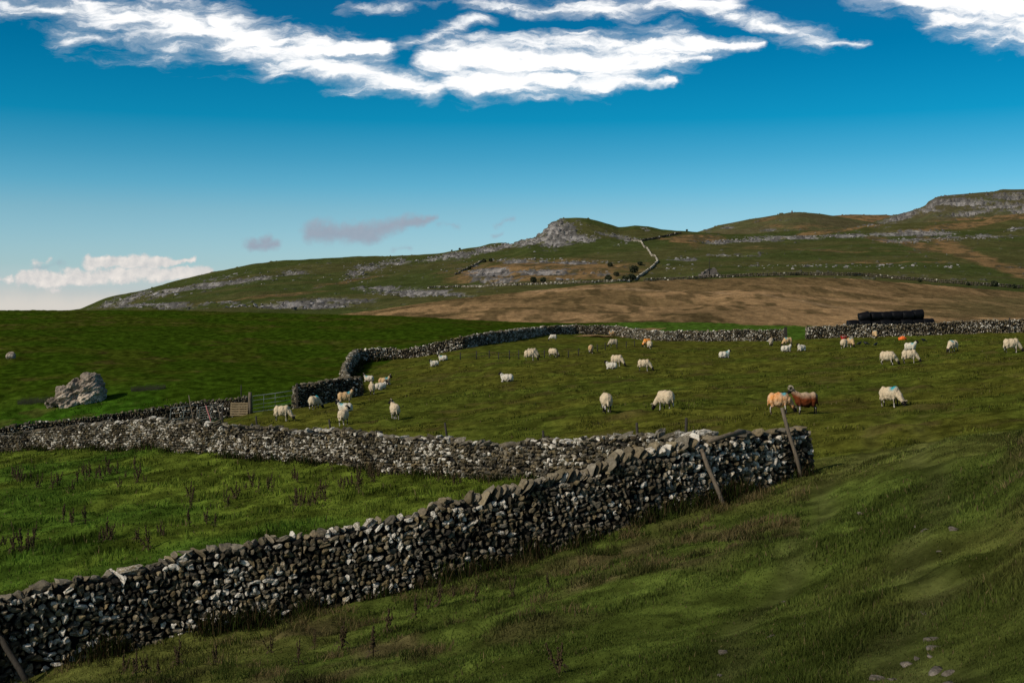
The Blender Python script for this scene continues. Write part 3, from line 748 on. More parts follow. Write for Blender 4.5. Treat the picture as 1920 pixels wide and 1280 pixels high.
    FR = np.stack([np.stack([t_x, -t_y, Z0], 1), np.stack([t_y, t_x, Z0], 1), np.stack([gz_*.8, Z0, Z0+1], 1)], 1)
    T, F0 = templates(sub, 14, 3)
    V1, F1, nv = scatter(T, F0, pos, scl, eul, FR)
    tone1 = np.repeat(tn, nv, 0)
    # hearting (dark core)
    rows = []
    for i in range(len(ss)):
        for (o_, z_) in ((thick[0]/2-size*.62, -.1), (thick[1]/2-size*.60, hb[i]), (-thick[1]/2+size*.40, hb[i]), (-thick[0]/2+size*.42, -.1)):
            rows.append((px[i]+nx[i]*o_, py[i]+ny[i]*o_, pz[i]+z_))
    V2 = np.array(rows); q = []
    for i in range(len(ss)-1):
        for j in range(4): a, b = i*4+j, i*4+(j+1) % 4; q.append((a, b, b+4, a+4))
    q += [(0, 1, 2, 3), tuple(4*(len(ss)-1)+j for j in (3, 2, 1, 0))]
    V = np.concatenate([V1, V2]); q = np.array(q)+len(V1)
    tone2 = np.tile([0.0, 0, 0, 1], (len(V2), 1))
    o = link(name, mk_mesh(name, V, [F1, q], [M_STONE], {'tone': np.concatenate([tone1, tone2])}, smooth=False))
    return tag(o, label, cat, 'dry stone walls')
wall('dry_stone_wall', 'nearest dry stone wall, dark cobbles, running from bottom left corner to two leaning posts', W_NEAR, .16, 2, (.85, .5), 1.2, (860, 1300), .32, tone=.52)
wall('dry_stone_wall', 'long pale lichened dry stone wall behind the nearest wall, crossing below the field gate', W_MID, .175, 2, (.8, .48), 1.35, None, .30, both=False, tone=.46)
wall('dry_stone_wall', 'low dark dry stone wall with hurdles and a pallet leaning on it, left of gate', W_GATE, .19, 1, (.7, .42), 1.2, None, .22, both=False, tone=.4)
wall('dry_stone_wall', 'short dark dry stone wall facing the camera just right of the field gate', W_BEND, .19, 1, (.75, .45), 1.2, None, .16, both=False, tone=.4)
wall('dry_stone_wall', 'zigzag dry stone wall climbing away behind the gate, its left edge brightly lit', W_BACK, .23, 1, (.75, .45), 1.3, None, .34, both=True, tone=.5)
wall('dry_stone_wall', 'far curved dry stone wall along the back of the sheep field, ending at a gatepost', W_FAR, .23, 1, (.75, .45), 1.2, None, .32, both=False, tone=.46)
wall('dry_stone_wall', 'far straight dry stone wall in front of the black bales at right', W_RIGHT, .23, 1, (.75, .45), 1.2, None, .38, both=False, tone=.55)

# distant walls on the hills
def hill_wall(label, layer, pts, h=1.9, t=.8, size=.7, lichen=.3, tone=.6):
    p3 = []
    for (a, b) in zip(pts[:-1], pts[1:]):
        for k in range(12):
            x, y = lerp(a[0], b[0], k/12), lerp(a[1], b[1], k/12); p3.append(layer.locate(x, y))
    p3.append(layer.locate(*pts[-1])); p3 = np.array(p3)
    p3[:, 1] = np.clip(boxblur(p3[:, 1][None], 1, 1)[0], None, 1140); p3[:, 0] = boxblur(p3[:, 0][None], 1, 1)[0]
    p3[:, 2] = [layer.height(a, b) for a, b, _ in p3]
    pos, scl, tn = [], [], []
    for a, b in zip(p3[:-1], p3[1:]):
        L_ = np.hypot(*(b-a)[:2]); nn = max(1, int(L_/(size*1.2)))
        for k in range(min(nn, 60)):
            f = (k+R.random()*.6)/min(nn, 60); c = lerp(a, b, f); step = L_/min(nn, 60)
            for r in range(2):
                pos.append(c+np.array([R.normal(0, .08), R.normal(0, .08), h*(.22+.5*r)])); scl.append((max(size*.8, step*.75), t*.6, h*.34)); tn.append((tone*R.uniform(.5, 1.4), R.uniform(.42, .7) if R.random() < lichen else .2, R.random()*.5, 1))
    pos, scl, tn = np.array(pos), np.array(scl), np.array(tn)
    d = np.gradient(p3[:, :2], axis=0); 
    i = np.array([int(np.argmin(np.abs(p3[:, 0]-q[0])+np.abs(p3[:, 1]-q[1]))) for q in pos])
    e = R.normal(0, .15, (len(pos), 3)); e[:, 2] = np.arctan2(d[i, 1], d[i, 0])
    T, F0 = templates(1, 8, 9); V, Fc, nv = scatter(T, F0, pos, scl, e)
    return tag(link('dry_stone_wall', mk_mesh('hill_wall', V, Fc, [M_STONE], {'tone': np.repeat(tn, nv, 0)})), label, 'stone wall', 'distant walls on the hillside')
hill_wall('thin pale zigzag wall climbing the far hillside below the crag', ridge, [(1190, 527), (1204, 517), (1222, 504), (1234, 492), (1228, 482), (1222, 481), (1213, 466), (1208, 465), (1202, 454), (1184, 452)], 1.5, .8, .6, .35, .8)
hill_wall('thin dark wall rising to the saddle right of the crag', ridge, [(1176, 450), (1203, 453), (1240, 446), (1262, 441), (1278, 438.5)], 1.9, .8, .7, .05, .25)
hill_wall('long grey wall along the top edge of the brown moor, behind its crest at right', ridge, [(1205, 528), (1300, 524), (1400, 519), (1500, 516), (1620, 518), (1720, 527), (1820, 535), (1920, 541)], 1.7, .8, .5, .06, .34)
hill_wall('low grey wall across the foot of the old quarry ledges', ridge, [(800, 541), (900, 538), (1000, 534.5), (1100, 531), (1185, 528)], 1.2, .8, .5, .2, .6)
hill_wall('dark slanting wall at the left edge of the old quarry', ridge, [(852, 516), (880, 503), (905, 490)], 1.5, .8, .7, .2, .4)

# limestone blocks scattered over the rock bands of the hills
def hill_blocks(layer, rock_l, count, smin, smax, seed):
    out = []
    xs_ = R.uniform(-20, 1940, count*30); k = R.integers(0, len(layer.ds), count*30)
    ci = np.clip(np.searchsorted(COLS, xs_)-1, 0, len(COLS)-1)
    y = layer.yy[k, ci]
    m_ = ell(COLS[ci], y, rock_l)+R.normal(0, .16, len(y))
    pick = np.nonzero(m_ > .52)[0][:count]
    d = layer.ds[k[pick]]; x = layer.X[k[pick], ci[pick]]; z = layer.Z[k[pick], ci[pick]]
    return np.stack([x, d, z], 1)
pos = np.concatenate([hill_blocks(ridge, ROCK1, 3600, 0, 0, 1),
                      np.array([ridge.locate(R.uniform(1370, 1820), 499+R.normal(0, 2.2)) for _ in range(110)]),
                      np.array([ridge.locate(R.uniform(1230, 1300), 503+R.normal(0, 4)) for _ in range(16)]),
                      np.array([ridge.locate(R.uniform(640, 720), R.uniform(492, 530)) for _ in range(60)]),
                      np.array([ridge.locate(x_, np.interp(x_, CX_, YC_)+R.uniform(8, 40)) for x_ in R.uniform(200, 1180, 160)])])
sz = np.clip(R.lognormal(-.42, .45, len(pos)), .3, 2.0)
scl = np.stack([sz*R.uniform(.8, 1.7, len(sz)), sz, sz*R.uniform(.4, .85, len(sz))], 1)
T_, F0_ = templates(1, 12, 21)
Vb, Fb, nv_ = scatter(T_, F0_, pos, scl, np.stack([R.normal(0, .2, len(sz)), R.normal(0, .2, len(sz)), R.uniform(0, 6, len(sz))], 1))
cb = np.clip(np.array([[.225, .21, .203]])*R.uniform(.45, 1.5, (len(sz), 1)), 0, .7)
tag(link('limestone_rubble', mk_mesh('limestone_rubble', Vb, Fb, [M_BOULD], {'tint': rgba(np.repeat(cb, nv_, 0))}, smooth=False)), 'pale limestone blocks strewn over the rocky bands of the far hillside', 'rocks', kind='stuff')

# ------------------------------------------------------------------ grass blades
def blades(X, Y, h, w, col, lean=.45):
    Zg = ground_fast(X, Y)-.015
    nB = len(X); an = R.uniform(0, 2*math.pi, nB); la = R.uniform(0, 2*math.pi, nB); ll = np.abs(R.normal(0, lean, nB))*h
    bx, by = np.cos(an)*w/2, np.sin(an)*w/2
    V = np.empty((nB, 5, 3))
    mx, my = np.cos(la)*ll, np.sin(la)*ll
    V[:, 0] = np.stack([X-bx, Y-by, Zg], 1); V[:, 1] = np.stack([X+bx, Y+by, Zg], 1)
    V[:, 2] = np.stack([X+bx*.7+mx*.35, Y+by*.7+my*.35, Zg+h*.6], 1); V[:, 3] = np.stack([X-bx*.7+mx*.35, Y-by*.7+my*.35, Zg+h*.6], 1)
    V[:, 4] = np.stack([X+mx, Y+my, Zg+h], 1)
    b = (np.arange(nB)*5)[:, None]
    return V.reshape(-1, 3), b+np.array([[0, 1, 2, 3]]), b+np.array([[3, 2, 4]]), np.repeat(rgba(col), 5, 0)
def scatter_grass():
    parts = []
    # short turf everywhere, spread evenly over the view
    n0 = 600000
    Y = np.concatenate([np.exp(R.uniform(math.log(6.2), math.log(120), n0-180000)), np.exp(R.uniform(math.log(6.2), math.log(32), 180000))]); X = (R.uniform(-110, 2030, n0)-CX)/F*Y
    xp, dA, dB, dE, fg, tri, back = regions(X, Y)
    keep = ~((Y > dE) & (Y > 95)); keep &= np.abs(Y-dA) > .35; 
    X, Y = X[keep], Y[keep]; xp, dA, dB, dE, fg, tri, back = regions(X, Y)
    t = fbm(X*.9, Y*.9, 77, 3); t2 = fbm(X*.35, Y*.35, 79, 2)
    h = np.where(fg, .036+.05*sstep(t, .5, .75)+.03*sstep(t2, .5, .7), np.where(tri, .07+.14*sstep(t, .5, .72), .035+.10*sstep(t, .56, .75)))
    h = h*R.uniform(.5, 1.3, len(h))*np.where(tracks(X, Y) > .4, .62, 1)
    w = np.maximum(.007, .00085*Y)*R.uniform(.6, 1.4, len(h))
    col = tint(X, Y)*R.uniform(.85, 1.9, (len(h), 1)); 
    straw = R.random(len(h)) < np.where(fg, .04, .03); col[straw] = np.array([.17, .13, .06])*R.uniform(.5, 1.2, (straw.sum(), 1))
    parts.append(blades(X, Y, h, w, col))
    # rank tussocks below the near wall and on the bank
    nT = 1500
    Yc = R.uniform(8, 30, nT); xc = R.uniform(0, 1920, nT); Xc = (xc-CX)/F*Yc
    xp, dA, dB, dE, fg, tri, back = regions(Xc, Yc)
    near_w = (xp < 1540) & (dA-Yc > .6) & (dA-Yc < 9) & (fbm(Xc*.55, Yc*.55, 47, 3) > R.uniform(.44, .56, nT))
    onb = (bank(Xc, Yc) > .5) & (R.random(nT) < .8)
    k = near_w | onb; Xc, Yc = Xc[k], Yc[k]; rep = 60
    Xt = np.repeat(Xc, rep)+R.normal(0, .13, len(Xc)*rep); Yt = np.repeat(Yc, rep)+R.normal(0, .13, len(Xc)*rep)
    hh = np.repeat(R.uniform(.09, .22, len(Xc)), rep)*R.uniform(.5, 1.2, len(Xt))
    pal = np.array([(.15, .115, .05), (.075, .075, .022), (.045, .062, .012), (.028, .028, .010)])
    col = np.repeat(pal[R.choice(4, len(Xc), p=[.30, .30, .30, .10])], rep, 0)*R.uniform(.6, 1.35, (len(Xt), 1))
    parts.append(blades(Xt, Yt, hh, np.maximum(.008, .0007*Yt), col, .8))
    # weeds and dead stems along the wall feet
    for wl, side, cnt, hm in ((W_NEAR, -.55, 9000, .42), (W_NEAR, .55, 2500, .3), (W_MID, -.55, 6000, .30), (W_BACK, -.6, 2500, .5), (W_BEND, .8, 700, .3)):
        q = np.array([P(x, yb, d)[:2] for (x, yt, yb, d) in wl]); sg = np.hypot(*np.diff(q, axis=0).T); s0 = np.concatenate([[0], np.cumsum(sg)])
        sr = R.uniform(0, s0[-1], cnt); clump = fbm(sr*.9, sr*0+side, 91, 3); kp = R.random(cnt) < sstep(clump, .34, .66); sr = sr[kp]; hmul = .45+.9*sstep(clump[kp], .38, .65)
        X, Y = np.interp(sr, s0, q[:, 0]), np.interp(sr, s0, q[:, 1])
        tx = np.interp(sr+.1, s0, q[:, 0])-np.interp(sr-.1, s0, q[:, 0]); ty = np.interp(sr+.1, s0, q[:, 1])-np.interp(sr-.1, s0, q[:, 1]); l = np.hypot(tx, ty)+1e-9
        o_ = side*(.72+np.abs(R.normal(0, .55, len(sr)))); nxx, nyy = -ty/l, tx/l
        X, Y = X+nxx*o_, Y+nyy*o_
        pal = np.array([(.016, .02, .006), (.03, .045, .009), (.05, .035, .018), (.10, .075, .035)])
        col = pal[R.choice(4, len(sr), p=[.38, .34, .2, .08])]*R.uniform(.6, 1.3, (len(sr), 1))
        parts.append(blades(X, Y, hm*hmul*R.uniform(.2, 1.15, len(sr))*np.exp(-((np.abs(o_/side)-.9)/.9)**2), np.maximum(.010, .0009*Y), col, .5))
    off = 0; Vs, Q, Tq, Cs = [], [], [], []
    for V, q, t3, c in parts:
        Vs.append(V); Q.append(q+off); Tq.append(t3+off); Cs.append(c); off += len(V)
    o = link('grass', mk_mesh('grass', np.concatenate(Vs), [np.concatenate(Q), np.concatenate(Tq)], [M_GRASS], {'tint': np.concatenate(Cs)}))
    tag(o, 'rough green and straw grass covering the pasture', 'grass', kind='stuff')
scatter_grass()

# ------------------------------------------------------------------ sheep
def solid(prims, voxel):
    """prims: (kind, a, b, ra, rb) capsules or ('e', c, radii) -> one continuous remeshed surface"""
    Vs, Fs, off = [], [], 0
    V0, F0 = ICO[3]
    for p in prims:
        if p[0] == 'e':
            V = V0*np.array(p[2])
            if len(p) > 4: V = V @ np.array(Matrix.Rotation(p[4], 3, 'Y')).T
            V = V+np.array(p[1])
            Vs.append(V); Fs.append(F0+off); off += len(V)
        else:
            _, a, b, ra, rb = p[:5]; a, b = np.array(a, float), np.array(b, float); nst = max(2, int(np.linalg.norm(b-a)/(min(ra, rb)*.6))+1)
            for t in np.linspace(0, 1, nst):
                V = ICO[2][0]*lerp(ra, rb, t)+lerp(a, b, t); Vs.append(V); Fs.append(ICO[2][1]+off); off += len(V)
    me = mk_mesh('tmp', np.concatenate(Vs), np.concatenate(Fs))
    o = bpy.data.objects.new('tmp', me); COL.objects.link(o)
    md = o.modifiers.new('r', 'REMESH'); md.mode = 'VOXEL'; md.voxel_size = voxel
    sm = o.modifiers.new('s', 'SMOOTH'); sm.factor = .5; sm.iterations = 3
    dg = bpy.context.evaluated_depsgraph_get(); ev = o.evaluated_get(dg); m2 = bpy.data.meshes.new_from_object(ev)
    bpy.data.objects.remove(o); bpy.data.meshes.remove(me)
    return m2
def pdist(V, p):
    if p[0] == 'e':
        return (np.linalg.norm((V-np.array(p[1]))/np.array(p[2]), axis=1)-1)*min(p[2])
    _, a, b, ra, rb = p[:5]; a, b = np.array(a, float), np.array(b, float); ba = b-a
    t = np.clip(((V-a) @ ba)/(ba @ ba), 0, 1); return np.linalg.norm(V-a-t[:, None]*ba, axis=1)-lerp(ra, rb, t)

def wool_mat(name, blue=0.0, orange=0.0, ram=0.0, base=(.58, .465, .32)):
    m, N, L, b = base_mat(name, .95, .05)
    at = N.new('ShaderNodeAttribute'); at.attribute_name = 'zone'
    sp = N.new('ShaderNodeSeparateColor'); L.new(at.outputs['Color'], sp.inputs[0])
    n1 = n_noise(N, L, 16, 5, .7); n2 = n_noise(N, L, 3.0, 4, .6)
    rgb = N.new('ShaderNodeRGB'); rgb.outputs[0].default_value = (*base, 1)
    col = n_mul(N, L, rgb.outputs[0], n_range(N, L, n1.outputs[0], .25, .75, .78, 1.2))
    def mix(fac, c, col):
        x = N.new('ShaderNodeMix'); x.data_type = 'RGBA'; L.new(fac, x.inputs[0]); L.new(col, x.inputs[6]); x.inputs[7].default_value = (*c, 1); return x.outputs[2]
    def mul(a, k, noise=None):
        x = N.new('ShaderNodeMath'); x.operation = 'MULTIPLY'; x.use_clamp = True; L.new(a, x.inputs[0])
        if noise is not None: L.new(noise, x.inputs[1])
        else: x.inputs[1].default_value = k
        return x.outputs[0]
    tc = N.new('ShaderNodeTexCoord'); sx = N.new('ShaderNodeSeparateXYZ'); L.new(tc.outputs['Object'], sx.inputs[0])
    # grubby belly and stained flanks
    col = mix(mul(n_range(N, L, n2.outputs[0], .45, .7, 0, 1), .35), (.40, .29, .17), col)
    if ram:
        f = n_range(N, L, sx.outputs[2], .50, .90, 1.2, 0); x_ = N.new('ShaderNodeMath'); x_.operation = 'ADD'; x_.use_clamp = True
        L.new(f, x_.inputs[0]); L.new(n_range(N, L, sx.outputs[0], .15, .55, 0, .6), x_.inputs[1])
        col = mix(mul(x_.outputs[0], 1.0), (.13, .032, .010), col)
        col = mix(mul(n_range(N, L, sx.outputs[2], .28, .50, 1, 0), .92), (.022, .009, .006), col)
    if orange:
        f = mul(n_range(N, L, n2.outputs[0], .32, .6, .2, 1), orange); col = mix(f, (.72, .26, .05), col)
    if blue:
        v = mul(sp.outputs[2], blue); col = mix(v, (.03, .30, .36), col)
    col = mix(sp.outputs[1], (.52, .47, .42), col)      # white muzzle and mottled legs
    col = mix(sp.outputs[0], (.016, .014, .013), col)   # black face, legs
    L.new(col, b.inputs['Base Color']); n_bump(N, L, b, n1.outputs[0], .8, .03)
    return m
WOOL = {'plain': wool_mat('wool_cream'), 'blue': wool_mat('wool_with_blue_mark', 1.0), 'orange': wool_mat('wool_stained_orange', .9, .85),
        'tan': wool_mat('wool_buff', .9, .22, base=(.50, .36, .20)), 'ram': wool_mat('ram_fleece', 0, 0, 1.0), 'red': wool_mat('wool_raddled_red', 0, 1.6), 'white': wool_mat('wool_clean_white', .0, 0, 0, (.62, .56, .46)), 'whiteblue': wool_mat('wool_white_spotted', .75, 0, 0, (.62, .56, .46)), 'grey': wool_mat('wool_greyish', 0, 0, 0, (.40, .33, .24))}

def sheep_template(pose, turn=0.0, seed=0, fat=1.0):
    pr = []
    z = .53 if pose != 'lie' else .27
    g = lambda *a: pr.append(a)
    wool, face, muz, leg = [], [], [], []
    wool += [('e', (0, 0, z), (.44, .235*fat, .235)), ('e', (-.30, 0, z+.005), (.22, .215*fat, .225)), ('e', (.29, 0, z+.01), (.21, .195, .225)), ('e', (.0, 0, z-.06), (.34, .22*fat, .22))]
    if pose == 'graze':
        nb, nt = np.array((.40, 0, z-.02)), np.array((.65, 0, .27)); hd = np.array((.72, 0, .17)); mz = np.array((.80, 0, .055))
        wool.append(('c', nb, nt, .155, .095))
    elif pose == 'lie':
        nb, nt = np.array((.38, 0, z+.08)), np.array((.50, 0, z+.26)); hd = np.array((.55, 0, z+.31)); mz = np.array((.70, 0, z+.23)); wool.append(('c', nb, nt, .15, .09))
    else:
        nb, nt = np.array((.38, 0, z+.08)), np.array((.57, 0, z+.28)); hd = np.array((.61, 0, z+.33)); mz = np.array((.76, 0, z+.24)); wool.append(('c', nb, nt, .15, .09))
    if turn:
        Rm = np.array(Matrix.Rotation(turn, 3, 'Z')); c = nb*np.array((1, 1, 0)) if pose == 'graze' else nt*np.array((1, 1, 0))
        hd = Rm @ (hd-c)+c; mz = Rm @ (mz-c)+c
        if pose == 'graze': nt = Rm @ (nt-c)+c; wool[-1] = ('c', nb, nt, .155, .095)
    dr = (mz-hd)/np.linalg.norm(mz-hd)
    face += [('c', hd-dr*.01, hd+dr*.10, .094, .078)]
    muz += [('c', hd+dr*.10, mz, .064, .048)]
    wool += [('c', (-.47, 0, z+.10), (-.53, 0, z-.22 if pose != 'lie' else .06), .05, .028)]
    if pose == 'lie':
        for s in (-1, 1):
            leg += [('c', (.30, .14*s, .12), (.48, .16*s, .05), .06, .035), ('c', (.48, .16*s, .05), (.34, .17*s, .035), .035, .03), ('c', (-.22, .22*s, .10), (-.05, .27*s, .045), .08, .035)]
    else:
        for s in (-1, 1):
            st = .05*s if pose == 'walk' else .015*s
            leg += [('c', (.28, .105*s, z-.12), (.285+st*.5, .105*s, .22), .075, .040), ('c', (.285+st*.5, .105*s, .22), (.28+st, .105*s, .035), .038, .030),
                    ('c', (.29+st, .105*s, .03), (.31+st, .105*s, .025), .034, .03)]
            wool += [('c', (-.33, .11*s, z-.08), (-.30, .115*s, z-.20), .12, .075)]
            leg += [('c', (-.30, .115*s, z-.18), (-.42-st*.5, .11*s, .23), .06, .036), ('c', (-.42-st*.5, .11*s, .23), (-.39-st, .11*s, .035), .035, .029),
                    ('c', (-.385-st, .11*s, .03), (-.365-st, .11*s, .025), .034, .03)]
    me = solid(wool+face+muz+leg, .021)
    V = np.array([v.co[:] for v in me.vertices]); D = [np.min([pdist(V, p) for p in grp], 0) for grp in (wool, face, muz, leg)]
    w_, f_, m_, l_ = D
    legz = sstep(V[:, 2], .36, .28) if pose != 'lie' else np.ones(len(V))
    isl = sstep(w_-l_, -.005, .02)*legz
    isf = sstep(np.minimum(w_, 9)-np.minimum(f_, m_), -.01, .015); ism = sstep(f_-m_, .034, .06)*isf*.75
    mott = vn3(V*9.0+seed*7, 4); dark_leg = isl*sstep(mott, .40, .52)
    black = np.clip(isf*(1-ism*.85)+dark_leg, 0, 1); white = np.clip(ism+isl*(1-sstep(mott, .40, .52)), 0, 1)*(1-black*.8)
    blue = np.exp(-(((V[:, 0]-.24)/.12)**2+((V[:, 2]-(z+.22))/.10)**2))*1.6+np.exp(-(((V[:, 0]-.05)/.09)**2+((V[:, 1]+.2)/.08)**2+((V[:, 2]-z-.1)/.07)**2))*.0
    zone = np.stack([black, white, np.clip(blue, 0, 1)*(1-isf), np.ones(len(V))], 1)
    # fleece texture
    nr = np.array([v.normal[:] for v in me.vertices]); wl = np.clip(1-isf-isl, 0, 1)
    V = V+nr*(wl*((fbm3(V*8+seed*3, seed, 3)-.40)*.075))[:, None]
    XS = np.array([.80, 1.0, 1.06]); V = V*XS; hd = hd*XS; dr = dr*XS; dr = dr/np.linalg.norm(dr)
    me.vertices.foreach_set('co', V.astype(np.float32).ravel())
    at = me.color_attributes.new('zone', 'FLOAT_COLOR', 'POINT'); at.data.foreach_set('color', zone.astype(np.float32).ravel())
    me.polygons.foreach_set('use_smooth', [True]*len(me.polygons)); me.update(); me.name = 'sheep_body'
    me.materials.append(WOOL['plain'])
    return me, hd, dr
def ear_mesh():
    s = Soup(); V = []; 
    pts = [(0, 0, 0), (.03, .028, .012), (.075, .034, .008), (.115, .018, -.004), (.135, 0, -.012)]
    s.tube([(0, 0, 0), (.04, 0, .006), (.09, 0, 0), (.13, 0, -.02)], [.014, .026, .024, .006], 8)
    me = s.mesh('sheep_ear', M_EAR, True); return me
def horn_mesh(big):
    s = Soup(); k = 22; pts, rad = [], []
    turns = 1.15 if big else .7; r0 = .085 if big else .06
    for i in range(k):
        t = i/(k-1); a = t*turns*2*math.pi
        pts.append((-math.sin(a)*r0*(1-.25*t), .02+.10*t if big else .02+.07*t, .0+(math.cos(a)-.55)*r0*(1-.2*t)+.06)); rad.append((.034 if big else .022)*(1-t*.8))
    s.tube(pts, rad, 8); return s.mesh('sheep_horn', M_HORN, True)
EAR, HORN, HORN_BIG = ear_mesh(), horn_mesh(False), horn_mesh(True)
TEMPL = {}
for key, (pose, turn, seed, fat) in {'g1': ('graze', 0, 1, 1.0), 'g2': ('graze', .5, 2, 1.06), 'g3': ('graze', -.55, 3, .96), 's1': ('stand', 0, 4, 1.0), 's2': ('stand', 1.15, 5, 1.0),
                                     's3': ('stand', -1.0, 6, 1.03), 'w1': ('walk', .1, 7, 1.05), 'l1': ('lie', .3, 8, 1.08), 'l2': ('lie', -1.1, 9, 1.1)}.items():
    TEMPL[key] = sheep_template(pose, turn, seed, fat)
def slope_rot(X, Y, yaw, k=.5):
    e = .5; dx = (ground_s(X+e, Y)-ground_s(X-e, Y))[0]/(2*e)*k; dy = (ground_s(X, Y+e)-ground_s(X, Y-e))[0]/(2*e)*k
    up = Vector((-dx, -dy, 1)).normalized(); f = Vector((math.cos(yaw), math.sin(yaw), 0)); f = (f-up*f.dot(up)).normalized(); l = up.cross(f)
    return Matrix((f, l, up)).transposed()
def sheep(x, y, key, yaw, wool, label, scale=1.0, detail=False, big=False):
    scale *= 1.02
    me, hd, dr = TEMPL[key]
    X, Y, Z = locate(x, y)
    if y < 0: return
    o = link('sheep', me); o.matrix_world = Matrix.Translation((X, Y, Z-.015)) @ slope_rot(X, Y, math.radians(yaw)).to_4x4() @ Matrix.Scale(scale, 4)
    o.material_slots[0].link = 'OBJECT'; o.material_slots[0].material = WOOL[wool]
    tag(o, label, 'sheep', 'sheep in the field')
    if detail:
        fwd = Vector(dr); side = Vector((0, 0, 1)).cross(fwd).normalized(); up = fwd.cross(side)
        for s in (-1, 1):
            e = link('ear', EAR, o); b = Matrix((side*s, up.cross(side*s) if s > 0 else up.cross(side*s), up)).transposed()
            e.matrix_local = Matrix.Translation(Vector(hd)+side*s*.055+up*.03-fwd*.02) @ b.to_4x4()
            h = link('horn', HORN_BIG if big else HORN, o); b2 = Matrix((fwd, side*s, up)).transposed()
            h.matrix_local = Matrix.Translation(Vector(hd)+side*s*.03+up*.045-fwd*.01) @ b2.to_4x4()
    return o
# yaw: 0 faces right, 180 left, 90 away from the camera, -90 towards it
sheep(530, 797, 'g1', -8, 'plain', 'cream sheep grazing towards the right in front of the gate, nearest to it', 1.08, True)
sheep(590, 774, 'g3', 62, 'blue', 'cream sheep grazing with rump turned to us, against the short wall beside the gate', 1.02, True)
sheep(648, 767, 's1', 12, 'tan', 'buff standing sheep, head up right, blue shoulder mark, beside the corner of the short wall', 1.05, True)
sheep(648, 778, 'l1', 175, 'whiteblue', 'sheep lying down half hidden behind a standing sheep with its head turned back', 1.0, True)
sheep(645, 803, 's3', 78, 'plain', 'cream sheep from behind with head turned right, nearest one to the long pale wall', 1.0, True)
sheep(741, 792, 's2', 108, 'plain', 'cream sheep seen from behind looking left, standing alone right of the group by the gate', 1.0, True)
sheep(698, 741, 's1', 100, 'plain', 'sheep standing rear to us, black head up, in the tight cluster beyond the short wall', .95, True)
sheep(714, 731, 'l2', 20, 'white', 'lying sheep facing us with white nose, middle of the cluster beyond the short wall', 1.0, True)
sheep(721, 725, 'l1', -10, 'tan', 'buff lying sheep with dark head to the right, at the right of the tight cluster', 1.05, True)
sheep(692, 718, 'l1', 170, 'whiteblue', 'small pale lying sheep facing left, leftmost and rearmost of the tight cluster', .9, True)
sheep(951, 719, 'l1', 178, 'white', 'lone lying sheep with black head to the left in the open middle of the field', 1.0)
sheep(1138, 778, 'g1', 95, 'plain', 'sheep seen squarely from behind grazing, above the middle of the long pale wall', 1.05, True)
sheep(1249, 771, 'g2', 125, 'plain', 'sheep grazing with head to the left, right neighbour of one seen squarely from behind', 1.05, True)
sheep(1157, 689, 'g1', -28, 'plain', 'sheep grazing to the right directly behind a lying sheep', 1.05)
sheep(1147, 692, 'l1', 180, 'white', 'lying sheep with head raised to the left in front of a grazing one', .95)
sheep(1208, 697, 'g1', -14, 'plain', 'sheep grazing to the right alone, just right of the grazing and lying pair', 1.0)
sheep(994, 678, 'g1', -4, 'plain', 'front sheep of the overlapping pair grazing right by the wire fence', 1.05)
sheep(998, 671.5, 'g1', -12, 'grey', 'rear sheep of the overlapping pair grazing right by the wire fence', 1.0)
sheep(1037, 670, 'g2', -40, 'plain', 'small sheep grazing to the right between two fence posts of the wire fence', .95)
sheep(1037, 639, 'g1', 185, 'white', 'white sheep by itself high in the field under the top of the far curved wall', .95)
sheep(1108, 664, 'g1', 80, 'tan', 'sheep seen from behind beside the middle posts of the wire fence', .95)
sheep(1150, 650, 'g1', 190, 'grey', 'greyish sheep grazing left just beyond the right end of the wire fence', 1.0)
sheep(1147, 629.5, 's1', 200, 'tan', 'sheep standing right against the far curved wall', .9)
sheep(1213, 650, 'g1', 215, 'red', 'sheep with bright red raddle on its rump, grazing behind a pale one', 1.0)
sheep(1218, 656, 'g1', 100, 'plain', 'pale sheep with rear to us, overlapping the red marked sheep', .95)
sheep(815, 688, 'l1', 200, 'white', 'white sheep lying at the left end of the wire fence, nearer of two', .9)
sheep(831, 680, 'l1', 185, 'whiteblue', 'sheep lying at the left end of the wire fence, the farther and smaller of two', .9)
sheep(1358, 669.5, 'l1', 8, 'whiteblue', 'lone lying sheep facing right, between the curved wall and the orange stained ewe', 1.0)
sheep(1446, 651, 'g1', 75, 'grey', 'greyish sheep seen from behind, left of the two resting near the gateway', .95)
sheep(1477, 649, 'g1', 195, 'tan', 'buff sheep grazing left in front of the field gateway', 1.0)
sheep(1474, 658, 'l1', 5, 'white', 'lying sheep with its head to the right, directly below the sheep in the gateway', 1.0)
sheep(1503, 658, 'l2', 220, 'white', 'lying sheep facing us with a dark eye patch, right of another lying sheep', .95)
sheep(1583, 652, 'g2', 55, 'plain', 'left one of two sheep side by side in front of the red tub', 1.05)
sheep(1595, 650, 'g1', -78, 'tan', 'right one of two sheep side by side in front of the red tub', 1.0)
sheep(1641, 634, 'g1', 265, 'tan', 'sheep close against the far straight wall below the black bales', 1.05)
sheep(1665, 685, 'g2', -30, 'plain', 'sheep grazing right with dark hind legs, left of a matching grazer', 1.08)
sheep(1706, 679, 'g1', -14, 'plain', 'sheep grazing right below a white sheep with blue spots', 1.05)
sheep(1707, 661, 'w1', -35, 'whiteblue', 'bright white sheep with blue spots on its back, above a grazing one', 1.0)
sheep(1787, 657, 'g1', 215, 'blue', 'sheep grazing left with a round blue mark on its shoulder, far right of the field', 1.1)
sheep(1897, 659, 'g1', -5, 'plain', 'sheep at the right edge of the picture grazing to the right', 1.12)
